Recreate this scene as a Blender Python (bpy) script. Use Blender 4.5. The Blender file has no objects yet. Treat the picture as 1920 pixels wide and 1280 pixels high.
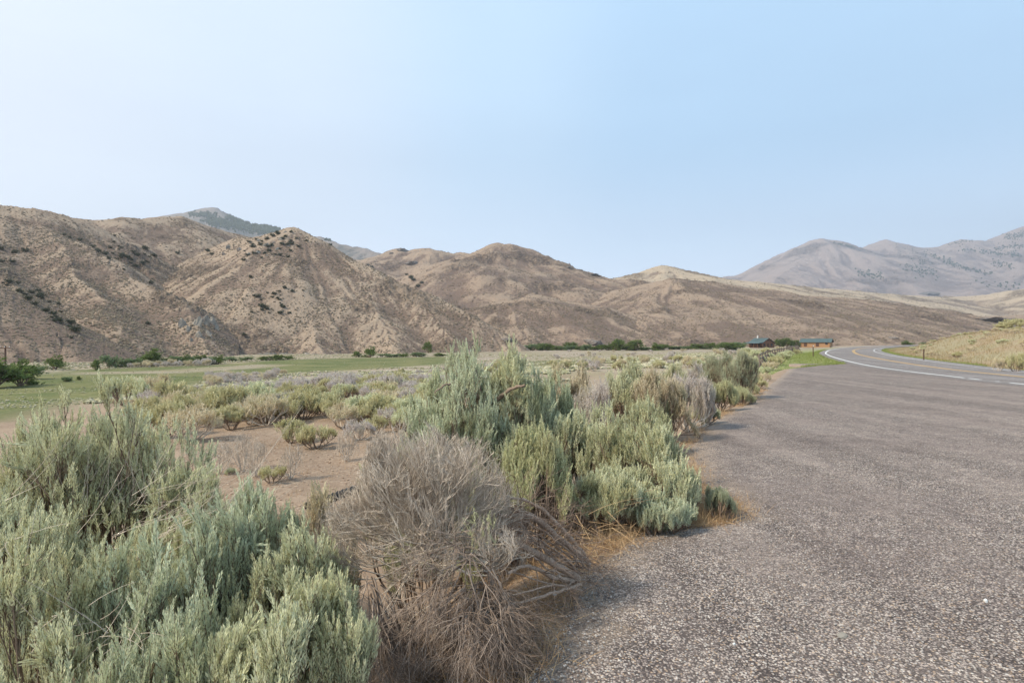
import bpy, math, random
import numpy as np
from mathutils import Vector, Matrix
R = math.radians
scn = bpy.context.scene
COL = scn.collection

# ------------------------------------------------------------------ camera, sky, sun, exposure
CZ = 1.65
cam = bpy.data.cameras.new('camera'); cam.lens = 20.0; cam.sensor_width = 36.0
cam.clip_start = 0.05; cam.clip_end = 40000
cam_o = bpy.data.objects.new('camera', cam); COL.objects.link(cam_o)
cam_o.location = (0, 0, CZ); cam_o.rotation_euler = (R(90), 0, 0)
scn.camera = cam_o
FX = 1920 * 20.0 / 36.0

SUN_EL, SUN_AZ = R(43), R(-116)        # azimuth from +Y (view direction), clockwise: the sun stands to the left, slightly behind
sdir = Vector((math.sin(SUN_AZ) * math.cos(SUN_EL), math.cos(SUN_AZ) * math.cos(SUN_EL), math.sin(SUN_EL)))
w = bpy.data.worlds.new('World'); scn.world = w; w.use_nodes = True
nt = w.node_tree; nt.nodes.clear()
def N(t, tree=None, **k):
    n = (tree or nt).nodes.new(t)
    for a, b in k.items(): setattr(n, a, b)
    return n
out = N('ShaderNodeOutputWorld'); bg = N('ShaderNodeBackground')
sky = N('ShaderNodeTexSky', sky_type='NISHITA', sun_disc=False, sun_elevation=SUN_EL, sun_rotation=SUN_AZ,
        altitude=1500, air_density=1.0, dust_density=2.0, ozone_density=1.5)
tc = N('ShaderNodeTexCoord')
dot = N('ShaderNodeVectorMath', operation='DOT_PRODUCT')
hz = Vector((math.sin(R(-78)), math.cos(R(-78)), 0.10)).normalized()
dot.inputs[1].default_value = hz
nt.links.new(tc.outputs['Generated'], dot.inputs[0])
ramp = N('ShaderNodeValToRGB')
cr = ramp.color_ramp; cr.interpolation = 'EASE'
cr.elements[0].position = 0.0; cr.elements[0].color = (5.8, 8.8, 12.0, 1)
cr.elements[1].position = 0.86; cr.elements[1].color = (10.5, 11.3, 12.5, 1)
e = cr.elements.new(0.25); e.color = (7.1, 9.8, 12.6, 1)
e = cr.elements.new(0.55); e.color = (9.1, 10.7, 12.7, 1)
nt.links.new(dot.outputs['Value'], ramp.inputs['Fac'])
mpn = N('ShaderNodeMapping'); mpn.inputs['Scale'].default_value = (1.2, 1.2, 4.5); nt.links.new(tc.outputs['Generated'], mpn.inputs[0])
wn = N('ShaderNodeTexNoise'); wn.inputs['Scale'].default_value = 1.6; wn.inputs['Detail'].default_value = 6; wn.inputs['Roughness'].default_value = .55; nt.links.new(mpn.outputs[0], wn.inputs['Vector'])
wr = N('ShaderNodeMapRange'); nt.links.new(wn.outputs['Fac'], wr.inputs[0])
for i_, v_ in enumerate((.3, .7, .965, 1.035)): wr.inputs[1 + i_].default_value = v_
mix = N('ShaderNodeMix', data_type='RGBA'); mix.inputs['Factor'].default_value = 0.86
sx_ = N('ShaderNodeSeparateXYZ'); nt.links.new(tc.outputs['Generated'], sx_.inputs[0])
mr = N('ShaderNodeMapRange', interpolation_type='SMOOTHSTEP'); nt.links.new(sx_.outputs['Z'], mr.inputs[0])
for i_, v_ in enumerate((-.02, .33, .85, 0.0)): mr.inputs[1 + i_].default_value = v_
mh = N('ShaderNodeMix', data_type='RGBA'); nt.links.new(mr.outputs[0], mh.inputs['Factor'])
nt.links.new(ramp.outputs[0], mh.inputs['A']); mh.inputs['B'].default_value = (17.0, 18.9, 21.6, 1)
nt.links.new(sky.outputs[0], mix.inputs['A']); nt.links.new(mh.outputs['Result'], mix.inputs['B'])
nt.links.new(mix.outputs['Result'], bg.inputs[0])
wm = N('ShaderNodeMath', operation='MULTIPLY'); wm.inputs[1].default_value = 0.098; nt.links.new(wr.outputs[0], wm.inputs[0]); nt.links.new(wm.outputs[0], bg.inputs[1])
nt.links.new(bg.outputs[0], out.inputs[0])

sun = bpy.data.lights.new('sun', 'SUN'); sun.energy = 4.8; sun.angle = R(8.0); sun.color = (1.0, 0.91, 0.74)
sun_o = bpy.data.objects.new('sun', sun); COL.objects.link(sun_o)
sun_o.rotation_euler = (-sdir).to_track_quat('-Z', 'Y').to_euler()

scn.view_settings.view_transform = 'Standard'; scn.view_settings.look = 'None'
scn.view_settings.exposure = 0.04; scn.view_settings.gamma = 1.0; scn.view_settings.use_curve_mapping = False
scn.render.engine = 'CYCLES'
cy = scn.cycles
cy.use_denoising = True
try: cy.denoiser = 'OPENIMAGEDENOISE'
except Exception: pass
cy.max_bounces = 6; cy.diffuse_bounces = 4; cy.glossy_bounces = 1; cy.transmission_bounces = 3
cy.volume_bounces = 0; cy.transparent_max_bounces = 4; cy.use_adaptive_sampling = True; cy.adaptive_threshold = 0.01
HAZE = 1.5e-4

# ------------------------------------------------------------------ helpers
def tag(o, label=None, cat=None, group=None, kind=None):
    if label: o['label'] = label
    if cat: o['category'] = cat
    if group: o['group'] = group
    if kind: o['kind'] = kind
    return o
def make_mesh(name, V, Fs, mats, attrs=None, smooth=False, midx=None):
    V = np.asarray(V, np.float32)
    if not isinstance(Fs, (list, tuple)): Fs = [Fs]
    me = bpy.data.meshes.new(name)
    me.vertices.add(len(V)); me.vertices.foreach_set('co', V.ravel())
    loops = np.concatenate([np.asarray(f).ravel() for f in Fs]).astype(np.int32)
    tot = np.concatenate([np.full(len(f), f.shape[1]) for f in Fs]).astype(np.int32)
    st = np.concatenate([[0], np.cumsum(tot)[:-1]]).astype(np.int32)
    me.loops.add(len(loops)); me.loops.foreach_set('vertex_index', loops)
    me.polygons.add(len(tot)); me.polygons.foreach_set('loop_start', st); me.polygons.foreach_set('loop_total', tot)
    if not isinstance(mats, (list, tuple)): mats = [mats]
    for m in mats: me.materials.append(m)
    if midx is not None: me.polygons.foreach_set('material_index', np.asarray(midx, np.int32))
    me.polygons.foreach_set('use_smooth', np.full(len(tot), bool(smooth)))
    for k, a in (attrs or {}).items():
        at = me.attributes.new(k, 'FLOAT', 'POINT'); at.data.foreach_set('value', np.asarray(a, np.float32).ravel())
    me.update(calc_edges=True); me.validate()
    return me
def link(name, me, parent=None, loc=None):
    o = bpy.data.objects.new(name, me); COL.objects.link(o)
    if parent is not None: o.parent = parent
    if loc is not None: o.location = loc
    return o
def empty(name, loc=(0, 0, 0), rz=0):
    o = bpy.data.objects.new(name, None); COL.objects.link(o); o.location = loc; o.rotation_euler = (0, 0, rz)
    o.empty_display_size = 0.2
    return o
class MB:
    def __init__(s): s.V = []; s.F = {}; s.n = 0; s.A = []
    def add(s, V, F, a=0.0):
        V = np.asarray(V, float); F = np.asarray(F, int)
        s.V.append(V); s.F.setdefault(F.shape[1], []).append(F + s.n); s.n += len(V)
        s.A.append(np.broadcast_to(np.asarray(a, float), (len(V),)))
    def box(s, c, d, rz=0, a=0.0, M=None):
        x, y, z = [q / 2 for q in d]
        V = np.array([[i * x, j * y, k * z] for k in (-1, 1) for j in (-1, 1) for i in (-1, 1)])
        ca, sa = math.cos(rz), math.sin(rz)
        V = V @ np.array([[ca, sa, 0], [-sa, ca, 0], [0, 0, 1]]) + np.array(c)
        s.add(V, [[0, 2, 3, 1], [4, 5, 7, 6], [0, 1, 5, 4], [2, 6, 7, 3], [0, 4, 6, 2], [1, 3, 7, 5]], a)
    def data(s):
        return np.concatenate(s.V), [np.concatenate(f) for f in s.F.values()], np.concatenate(s.A)
    def mesh(s, name, mat, smooth=False):
        V, F, A = s.data(); return make_mesh(name, V, F, mat, {'var': A}, smooth)
# gradient noise
def _h(ix, iy, seed):
    h = (ix.astype(np.int64) * 374761393 + iy.astype(np.int64) * 668265263 + seed * 2147483647 + 1013904223) & 0xffffffff
    h = ((h ^ (h >> 13)) * 1274126177) & 0xffffffff
    h = ((h ^ (h >> 15)) * 2246822519) & 0xffffffff
    return (h ^ (h >> 16)) & 0xffffffff
def pn(x, y, seed=0):
    x = np.asarray(x, float); y = np.asarray(y, float)
    x, y = np.broadcast_arrays(x, y)
    ix = np.floor(x); iy = np.floor(y); fx = x - ix; fy = y - iy
    def g(dx, dy):
        a = _h(ix + dx, iy + dy, seed) / 4294967296.0 * 2 * np.pi
        return np.cos(a) * (fx - dx) + np.sin(a) * (fy - dy)
    u = fx * fx * fx * (fx * (fx * 6 - 15) + 10); v = fy * fy * fy * (fy * (fy * 6 - 15) + 10)
    a = g(0, 0) * (1 - u) + g(1, 0) * u; b = g(0, 1) * (1 - u) + g(1, 1) * u
    return (a * (1 - v) + b * v) * 1.4
def fbm(x, y, o=4, seed=0, gain=.5):
    s = 0; a = 1; t = 0
    for i in range(o):
        s = s + a * pn(x * 2 ** i, y * 2 ** i, seed + i * 17); t += a; a *= gain
    return s / t
def ss(x, a, b):
    t = np.clip((x - a) / (b - a), 0, 1); return t * t * (3 - 2 * t)
def W3(px, py, Y): return np.array([(px - 960) / FX * Y, Y, CZ - (py - 640) / FX * Y])
def catmull(P, n=8):
    P = np.asarray(P, float); Q = np.vstack([2 * P[0] - P[1], P, 2 * P[-1] - P[-2]]); o = []
    for i in range(1, len(Q) - 2):
        for t in np.linspace(0, 1, n, endpoint=False):
            a, b, c, d = Q[i - 1], Q[i], Q[i + 1], Q[i + 2]
            o.append(.5 * (2 * b + (c - a) * t + (2 * a - 5 * b + 4 * c - d) * t * t + (3 * b - a - 3 * c + d) * t ** 3))
    o.append(P[-1]); return np.array(o)
def offset_line(P, off):     # to the right of the travelling direction
    T = np.gradient(P, axis=0); T /= np.linalg.norm(T, axis=1)[:, None]
    return P + np.stack([T[:, 1], -T[:, 0]], 1) * off
def seg_dist(x, y, P):
    """distance, signed (+ = left of the line), arc length and segment parameter to a plan polyline"""
    best = np.full(x.shape, 1e18); sg = np.zeros(x.shape); S = np.zeros(x.shape); IT = np.zeros(x.shape); L = 0
    for i in range(len(P) - 1):
        a, b = P[i], P[i + 1]; d = b - a; l = math.hypot(*d)
        t = np.clip(((x - a[0]) * d[0] + (y - a[1]) * d[1]) / (l * l), 0, 1)
        ex = x - a[0] - t * d[0]; ey = y - a[1] - t * d[1]; q = ex * ex + ey * ey
        m = q < best
        best = np.where(m, q, best); sg = np.where(m, np.sign(d[0] * ey - d[1] * ex), sg)
        S = np.where(m, L + t * l, S); IT = np.where(m, i + t, IT); L += l
    return np.sqrt(best), sg, S, IT

# ------------------------------------------------------------------ materials
def mat(name):
    m = bpy.data.materials.new(name); m.use_nodes = True
    t = m.node_tree; t.nodes.clear()
    o = t.nodes.new('ShaderNodeOutputMaterial'); p = t.nodes.new('ShaderNodeBsdfPrincipled')
    p.inputs['Specular IOR Level'].default_value = 0.25; p.inputs['Roughness'].default_value = 0.9
    t.links.new(p.outputs[0], o.inputs[0]); return m, t, p
def mixc(t, f, a, b, blend='MIX'):
    n = t.nodes.new('ShaderNodeMix'); n.data_type = 'RGBA'; n.blend_type = blend
    for k, v in (('Factor', f), ('A', a), ('B', b)):
        if hasattr(v, 'default_value') or isinstance(v, bpy.types.NodeSocket): t.links.new(v, n.inputs[k])
        elif k == 'Factor': n.inputs[k].default_value = v
        else: n.inputs[k].default_value = (*v, 1)
    return n.outputs['Result']
def attr(t, name):
    n = t.nodes.new('ShaderNodeAttribute'); n.attribute_name = name; return n.outputs['Fac']
def noise(t, scale, detail=4, rough=.55, vec=None, dim='3D', dist=0):
    n = t.nodes.new('ShaderNodeTexNoise'); n.inputs['Scale'].default_value = scale; n.inputs['Detail'].default_value = detail
    n.inputs['Roughness'].default_value = rough; n.inputs['Distortion'].default_value = dist
    if vec is None: vec = t.nodes.new('ShaderNodeNewGeometry').outputs['Position']
    t.links.new(vec, n.inputs['Vector']); return n.outputs['Fac']
def rng_(t, v, a, b, c=0, d=1):
    n = t.nodes.new('ShaderNodeMapRange'); n.interpolation_type = 'SMOOTHSTEP'
    for i, q in enumerate((a, b, c, d)): n.inputs[1 + i].default_value = q
    t.links.new(v, n.inputs[0]); return n.outputs[0]
def math_(t, op, a, b=0.0):
    n = t.nodes.new('ShaderNodeMath'); n.operation = op
    for i, q in enumerate((a, b)):
        if isinstance(q, bpy.types.NodeSocket): t.links.new(q, n.inputs[i])
        else: n.inputs[i].default_value = q
    return n.outputs[0]
def bump(t, p, h, dist, strength=.6):
    n = t.nodes.new('ShaderNodeBump'); n.inputs['Distance'].default_value = dist; n.inputs['Strength'].default_value = strength
    t.links.new(h, n.inputs['Height']); t.links.new(n.outputs[0], p.inputs['Normal'])
def setc(t, p, c): t.links.new(c, p.inputs['Base Color'])

def m_simple(name, c1, c2, scale=8, rough=.9, bd=0, bs=.5):
    m, t, p = mat(name); n = noise(t, scale, 5)
    setc(t, p, mixc(t, rng_(t, n, .3, .7), c1, c2)); p.inputs['Roughness'].default_value = rough
    if bd: bump(t, p, n, bd, bs)
    return m
def m_leaf(name, c1, c2, c3, trans=.25):
    """c1..c2 across the plants own shoots (attribute var), c3 mixed in by a broad patchy noise"""
    m = bpy.data.materials.new(name); m.use_nodes = True; t = m.node_tree; t.nodes.clear()
    o = t.nodes.new('ShaderNodeOutputMaterial'); d = t.nodes.new('ShaderNodeBsdfDiffuse'); tr = t.nodes.new('ShaderNodeBsdfTranslucent')
    mx = t.nodes.new('ShaderNodeMixShader'); mx.inputs[0].default_value = trans
    c = mixc(t, attr(t, 'var'), c1, c2)
    c = mixc(t, rng_(t, noise(t, 2.2, 2), .45, .7, 0, .75), c, c3)
    t.links.new(c, d.inputs[0]); t.links.new(c, tr.inputs[0])
    t.links.new(d.outputs[0], mx.inputs[1]); t.links.new(tr.outputs[0], mx.inputs[2]); t.links.new(mx.outputs[0], o.inputs[0])
    return m
def m_var(name, c1, c2, rough=.9, scale=30):
    m, t, p = mat(name); p.inputs['Roughness'].default_value = rough
    c = mixc(t, attr(t, 'var'), c1, c2)
    setc(t, p, mixc(t, rng_(t, noise(t, scale, 3), .3, .7), c, mixc(t, .5, c, (.9, .9, .9), 'MULTIPLY')))
    return m
M = {}
M['sage'] = m_leaf('sage_leaves', (.46, .47, .29), (.74, .73, .50), (.54, .52, .29))
M['sage_blue'] = m_leaf('sage_blue_leaves', (.42, .46, .31), (.68, .70, .50), (.50, .51, .30))
M['sage_yellow'] = m_leaf('sage_yellow_leaves', (.42, .43, .235), (.64, .63, .38), (.52, .49, .28))
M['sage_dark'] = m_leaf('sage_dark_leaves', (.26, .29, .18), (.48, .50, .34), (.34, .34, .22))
M['sage_tan'] = m_leaf('sage_tan_leaves', (.50, .42, .28), (.72, .62, .44), (.52, .49, .30))
M['brush_grey'] = m_leaf('brush_grey_leaves', (.44, .38, .35), (.68, .61, .56), (.54, .50, .39))
M['rabbit'] = m_leaf('rabbitbrush_leaves', (.40, .375, .20), (.66, .60, .37), (.50, .47, .25))
M['green'] = m_leaf('willow_leaves', (.085, .125, .035), (.20, .25, .085), (.13, .17, .055), .2)
M['green_grey'] = m_leaf('willow_grey_leaves', (.13, .18, .085), (.25, .31, .16), (.18, .24, .12), .2)
M['grass_green'] = m_leaf('green_grass_blades', (.14, .19, .05), (.32, .34, .12), (.24, .27, .09), .3)
M['grass_dry'] = m_leaf('dry_grass_blades', (.24, .175, .095), (.42, .32, .17), (.26, .225, .115), .25)
M['straw'] = m_leaf('straw_blades', (.33, .20, .11), (.60, .42, .24), (.42, .27, .16), .15)
M['twig_grey'] = m_var('dead_twig_bark', (.34, .27, .21), (.76, .655, .54))
M['twig_dull'] = m_var('dull_twig_bark', (.15, .105, .08), (.40, .29, .22))
M['twig_mid'] = m_var('shaded_brown_twig_bark', (.12, .085, .065), (.43, .33, .26))  # brown bark, darkened to stand in for shade inside the dead bush
M['twig_brown'] = m_var('live_twig_bark', (.13, .085, .06), (.30, .22, .16))
M['trunk'] = m_simple('shredded_bark', (.27, .19, .14), (.52, .39, .30), 140, .95, .004, .8)
M['scrub'] = m_leaf('hill_scrub_leaves', (.17, .13, .09), (.25, .20, .145), (.19, .16, .11), 0)
M['juniper'] = m_leaf('juniper_leaves', (.05, .06, .035), (.11, .12, .075), (.08, .085, .06), 0)
M['rock_dark'] = m_simple('dark_rock', (.10, .085, .075), (.24, .205, .18), .35, .95, .5, .8)
M['rock_grey'] = m_simple('grey_rock', (.17, .15, .13), (.32, .28, .23), .35, .95, .5, .8)
M['wood_grey'] = m_simple('weathered_wood', (.10, .075, .06), (.25, .20, .17), 20, .95)
M['post_brown'] = m_simple('rusty_post_steel', (.07, .04, .03), (.14, .08, .055), 20, .8)
M['stone_white'] = m_simple('white_stone', (.6, .57, .53), (.8, .77, .72), 60, .8)
M['black'] = m_simple('black_pipe', (.012, .012, .013), (.04, .037, .035), 30, .7)

# ------------------------------------------------------------------ plan of the place
E0 = [(-1.6, -14), (-1.1, -6), (-.75, -2), (-.45, 0), (-.32, 1.6), (.03, 2.75), (.5, 4.0), (1.1, 4.95), (2.05, 5.25), (2.25, 5.9), (2.35, 7.2),
      (2.95, 9.3), (4.3, 12.1), (7.0, 16.3), (9.7, 21.5), (13.4, 28.2), (17.2, 35.2), (20.6, 38.6)]
WL = catmull([(17.2, -14), (17.6, -6), (18.3, 5), (19, 15), (19.7, 22.1), (21.6, 30.4), (24.0, 37.9), (29.2, 50.0), (37.7, 67.7), (47.4, 85.9), (66, 117),
              (92, 155), (135, 210), (200, 280), (300, 370), (420, 450)], 8)          # outer white line
LE = offset_line(WL, -.75)
WLD = catmull(WL[::8], 4)
EDGE = np.vstack([np.array(E0), LE[LE[:, 1] > 41.5]])
RE = offset_line(WL, 7.7)
CREST = np.array([(150, 260), (128, 195), (113, 150), (104, 130), (95, 110), (85, 92), (75, 70), (67, 50), (64, 30), (62, 0), (62, -30)], float)
CRZ = np.array([-1.0, -.7, .7, 2.5, 3.5, 4.0, 4.3, 4.4, 5, 6, 7], float)
def G(x, y, rough=True):
    x = np.asarray(x, float); y = np.asarray(y, float); x, y = np.broadcast_arrays(x, y)
    dE, sE, _, _ = seg_dist(x, y, EDGE); d = dE * sE
    emb = .95 * (1 - .55 * ss(y, 28, 60))
    depth = 4.3 - 1.9 * ss(y, 190, 330) * ss(x, -10, 90)
    z = -.035 - emb * ss(d, .05, 2.1) - .32 * ss(d, 1.5, 6) - (depth - 1.3) * ss(d, 8, 75)
    z = z + 26 * ss(y, 380, 1000)
    dw, sw, _, _ = seg_dist(x, y, WLD); o = -dw * sw; r = o - 7.7     # right of the right road edge
    under = -.06 - .02 * np.clip(o, 0, 8)
    dc, sc, _, it = seg_dist(x, y, CREST)
    zc = np.interp(it, np.arange(len(CRZ)), CRZ)
    hill = np.where(sc < 0, np.clip(1 - dc / 46, 0, 1) ** 1.25, 1)       # left of the crest (towards the road) the slope falls away
    hill = np.where((sc > 0), 1.0 + dc * .006, hill)
    zr = -.25 - .25 * ss(r, .2, 3)
    zr = zr + (zc + .5) * hill * (1 - ss(y, 230, 420)) * ss(r, 2, 14) + 26 * ss(y, 380, 1000)
    z = np.where(d > 0, z, np.where(r > 0, zr, under))
    if rough:
        off = np.where(d > 0, ss(d, .3, 3), np.where(r > 0, ss(r, 1, 5), 0))
        z = z + off * (.10 * fbm(x * .55, y * .55, 3, 5) + .035 * fbm(x * 3, y * 3, 3, 9) + .22 * fbm(x * .07, y * .07, 3, 11))
        z = z + off * ss(np.hypot(x, y), 60, 400) * 1.2 * fbm(x * .012, y * .012, 4, 12)
    return z
def g1(x, y): return float(G(np.array([x]), np.array([y]))[0])
# points back to the ground: which world spot a ray through a picture point lands on (used to survey the site)
def gy(px, py):
    t = (px - 960) / FX; lo, hi = 1.5, 900.
    for n in (120, 40):
        Y = np.exp(np.linspace(math.log(lo), math.log(hi), n)); zz = CZ - (py - 640) / FX * Y
        i = max(1, int(np.argmax(G(t * Y, Y, False) >= zz))); lo, hi = Y[i - 1], Y[i]
    return float(hi)

# ------------------------------------------------------------------ ground sheet
def warp(n, lim, near):
    u = np.linspace(-1, 1, n); k = math.asinh(lim / near); return np.sinh(u * k) * near
gx = warp(640, 9000, 5.0) + 2
gyv = warp(760, 9000, 5.0) + 7
gyv = gyv[gyv > -60]
X, Y = np.meshgrid(gx, gyv)
Z = G(X, Y)
def inpoly(x, y, P):
    c = np.zeros(x.shape, bool); n = len(P)
    for i in range(n):
        a, b = P[i], P[(i + 1) % n]
        with np.errstate(divide='ignore', invalid='ignore'):
            q = ((a[1] > y) != (b[1] > y)) & (x < (b[0] - a[0]) * (y - a[1]) / (b[1] - a[1] + 1e-12) + a[0])
        c ^= q
    return c
def ground_poly(pts): return [((px - 960) / FX * y_, y_) for px, py in pts for y_ in [gy(px, py)]]
def soft_poly(x, y, P, soft):
    PP = np.array(list(P) + [P[0]]); d, _, _, _ = seg_dist(x, y, PP); s = np.where(inpoly(x, y, P), 1, -1) * d
    return ss(s, -soft, soft)
near_m = (np.abs(X) < 500) & (Y > 5) & (Y < 500)
nzx = X + 6 * fbm(X * .03, Y * .03, 4, 31); nzy = Y + 6 * fbm(X * .03, Y * .03, 4, 32)
def zone(pts, soft):
    o = np.zeros(X.shape); P = ground_poly(pts); o[near_m] = soft_poly(nzx[near_m], nzy[near_m], P, soft); return o
GREEN = [(-260, 815), (40, 783), (200, 748), (400, 714), (560, 698), (840, 684), (840, 668), (560, 673), (400, 684), (180, 692), (60, 703), (-260, 730)]
green = zone(GREEN, 3.5)
tanst = zone([(150, 703), (330, 699), (480, 690), (560, 684), (480, 683), (330, 692), (150, 698)], 2.5)
green2 = zone([(640, 712), (760, 704), (840, 703), (990, 690), (1330, 676), (1330, 668), (1000, 676), (820, 690), (700, 700)], 2.5)
shoulder = np.zeros(X.shape)
dE, sE, _, _ = seg_dist(X, Y, EDGE); dd = dE * sE
shoulder = ((dd > 0) * (1 - ss(dd, 6, 13)) * ss(Y, 33, 42) * (1 - ss(Y, 150, 230)))
rr, rs, _, _ = seg_dist(X, Y, WLD); rr = -rr * rs - 7.7
rside = ss(rr, 0, .5)
gstrip = rside * (1 - ss(rr, .8, 3.5)) * ss(fbm(X * .15, Y * .15, 3, 77), -.35, .25)
dry = rside * (1 - gstrip)
grn = np.clip(green - .8 * tanst + .75 * green2, 0, 1)
idx = np.arange(X.size).reshape(X.shape)
Fq = np.stack([idx[:-1, :-1], idx[:-1, 1:], idx[1:, 1:], idx[1:, :-1]], -1).reshape(-1, 4)
m, t, p = mat('valley_soil')
pos = t.nodes.new('ShaderNodeNewGeometry').outputs['Position']
n1 = noise(t, .35, 6, .6, pos); n2 = noise(t, 7, 6, .65, pos); n3 = noise(t, 60, 4, .6, pos)
soil = mixc(t, rng_(t, n1, .3, .7), (.23, .16, .11), (.33, .24, .17))
soil = mixc(t, rng_(t, n2, .45, .75), soil, (.38, .28, .20))
soil = mixc(t, rng_(t, n3, .52, .66, 0, .8), soil, (.17, .115, .085))
n4 = noise(t, .12, 6, .65, pos); n5 = noise(t, 1.6, 5, .7, pos)
field = mixc(t, rng_(t, n4, .35, .65), (.085, .105, .03), (.165, .155, .06))
field = mixc(t, rng_(t, n5, .5, .75, 0, .5), field, (.33, .27, .15))
nfl = noise(t, 1.1, 6, .75, pos); nfm = noise(t, .06, 5, .6, pos)
cover = mixc(t, rng_(t, nfm, .4, .6), (.36, .31, .24), (.24, .225, .12))
soil = mixc(t, math_(t, 'MULTIPLY', attr(t, 'flat'), rng_(t, nfl, .40, .60, .1, .9)), soil, cover)
c = mixc(t, attr(t, 'grn'), soil, field)
dryc = mixc(t, rng_(t, n2, .35, .65), (.36, .26, .155), (.235, .175, .115))
dryc = mixc(t, rng_(t, n4, .42, .58, 0, .8), dryc, (.29, .25, .15))
c = mixc(t, attr(t, 'dry'), c, dryc)
c = mixc(t, attr(t, 'strip'), c, mixc(t, rng_(t, n5, .4, .65), (.15, .19, .06), (.34, .32, .14)))
far = mixc(t, rng_(t, noise(t, .03, 8, .7, pos), .42, .62), (.46, .34, .24), (.30, .225, .165))
c = mixc(t, attr(t, 'far'), c, far)
setc(t, p, c); p.inputs['Roughness'].default_value = 1
bump(t, p, math_(t, 'ADD', n2, n3), .02, .7)
M['ground'] = m
farw = ss(Y + .25 * X, 330, 450)
me = make_mesh('ground', np.stack([X, Y, Z], -1).reshape(-1, 3), Fq, m,
               {'grn': grn * (1 - farw), 'dry': dry, 'strip': np.clip(shoulder * .85 + gstrip, 0, 1), 'far': farw, 'flat': ss(Y, 26, 60) * (dd > 0)}, True)
tag(link('ground', me), 'reddish brown valley soil with a green hay field and dry grass slopes', 'ground', kind='structure')

# ------------------------------------------------------------------ pavement and road
def chips(name, base_a, base_b, lo, hi, scale, bd, worn):
    m, t, p = mat(name)
    pos = t.nodes.new('ShaderNodeNewGeometry').outputs['Position']
    v = t.nodes.new('ShaderNodeTexVoronoi'); v.inputs['Scale'].default_value = scale; t.links.new(pos, v.inputs['Vector'])
    sep = t.nodes.new('ShaderNodeSeparateColor'); t.links.new(v.outputs['Color'], sep.inputs[0])
    stone = mixc(t, rng_(t, sep.outputs[0], .1, .95), lo, hi)
    stone = mixc(t, rng_(t, sep.outputs[1], .86, .92, 0, .8), stone, (.50, .36, .24))
    stone = mixc(t, rng_(t, sep.outputs[2], .93, .96, 0, .7), stone, (.62, .58, .53))
    gap = rng_(t, v.outputs['Distance'], .42, .68)
    c = mixc(t, gap, stone, (.075, .062, .057))
    big = noise(t, .5, 6, .6, pos, dist=.6)
    c = mixc(t, rng_(t, big, .38, .66, 0, .7), c, mixc(t, .62, c, base_a))
    # broad tyre-worn lanes and bleached bands that run across the lot
    mp = t.nodes.new('ShaderNodeMapping'); mp.inputs['Scale'].default_value = (.75, .09, 1); mp.inputs['Rotation'].default_value = (0, 0, R(14)); t.links.new(pos, mp.inputs[0])
    b2 = noise(t, .9, 5, .6, mp.outputs[0], dist=.4)
    c = mixc(t, rng_(t, b2, .42, .68, 0, worn), c, base_b)
    c = mixc(t, 1.0, c, mixc(t, rng_(t, noise(t, 2.5, 5, .7, pos), .3, .7), (.82, .80, .80), (1.12, 1.1, 1.08)), 'MULTIPLY')
    g1_ = noise(t, 26, 3, .75, pos); g2_ = noise(t, 8, 4, .8, pos)
    c = mixc(t, 1.0, c, mixc(t, rng_(t, g1_, .36, .64), (.80, .79, .78), (1.2, 1.19, 1.18)), 'MULTIPLY')
    c = mixc(t, 1.0, c, mixc(t, rng_(t, g2_, .38, .62), (.87, .86, .86), (1.12, 1.12, 1.11)), 'MULTIPLY')
    if name == 'chip_seal':
        mp2 = t.nodes.new('ShaderNodeMapping'); mp2.inputs['Scale'].default_value = (1.1, .055, 1); mp2.inputs['Rotation'].default_value = (0, 0, R(24)); t.links.new(pos, mp2.inputs[0])
        tr_ = noise(t, 1.0, 3, .5, mp2.outputs[0], dist=.25)
        c = mixc(t, rng_(t, tr_, .50, .62, 0, .30), c, mixc(t, 1.0, c, (.62, .60, .60), 'MULTIPLY'))
        pt = noise(t, .33, 4, .6, pos, dist=1.2)
        c = mixc(t, rng_(t, pt, .56, .62, 0, .30), c, mixc(t, 1.0, c, (.66, .64, .64), 'MULTIPLY'))
        c = mixc(t, math_(t, 'MULTIPLY', attr(t, 'dust'), rng_(t, noise(t, 9, 5, .7, pos), .35, .65, .1, .75)), c, (.36, .275, .205))
    setc(t, p, c); p.inputs['Roughness'].default_value = .85
    hgt = math_(t, 'ADD', math_(t, 'MULTIPLY', gap, -1.0), math_(t, 'MULTIPLY', sep.outputs[0], .5))
    bump(t, p, hgt, bd, .8)
    return m
M['lot'] = chips('chip_seal', (.19, .15, .135), (.335, .275, .24), (.14, .108, .096), (.49, .415, .365), 80, .004, .5)
M['road'] = chips('road_asphalt', (.22, .20, .195), (.30, .275, .265), (.15, .135, .13), (.34, .31, .295), 75, .002, .6)
def edge_x(y):
    e = np.array(E0); o = np.argsort(e[:, 1]); return np.interp(y, e[o, 1], e[o, 0])
ys = np.unique(np.concatenate([np.arange(-14, 1, .5), np.arange(1, 16, .03), np.arange(16, 42.4, .12)]))
nx = 60; V = []
lx = edge_x(ys) + .045 * fbm(ys * 3.2, ys * 0 + 3, 4, 3) + .16 * fbm(ys * .8, ys * 0, 3, 4)
wlx = np.interp(ys, WL[:, 1], WL[:, 0]) + .02
wlx = np.maximum(wlx, lx + .05)
tt = np.linspace(0, 1, nx) ** 1.6
XX = lx[:, None] + (wlx - lx)[:, None] * tt; YY = np.repeat(ys[:, None], nx, 1)
ZZ = .012 * fbm(XX * .4, YY * .4, 3, 8) * ss(wlx[:, None] - XX, 0, 2)
ZZ -= .03 * (1 - ss(XX - lx[:, None], 0, .35))
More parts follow.
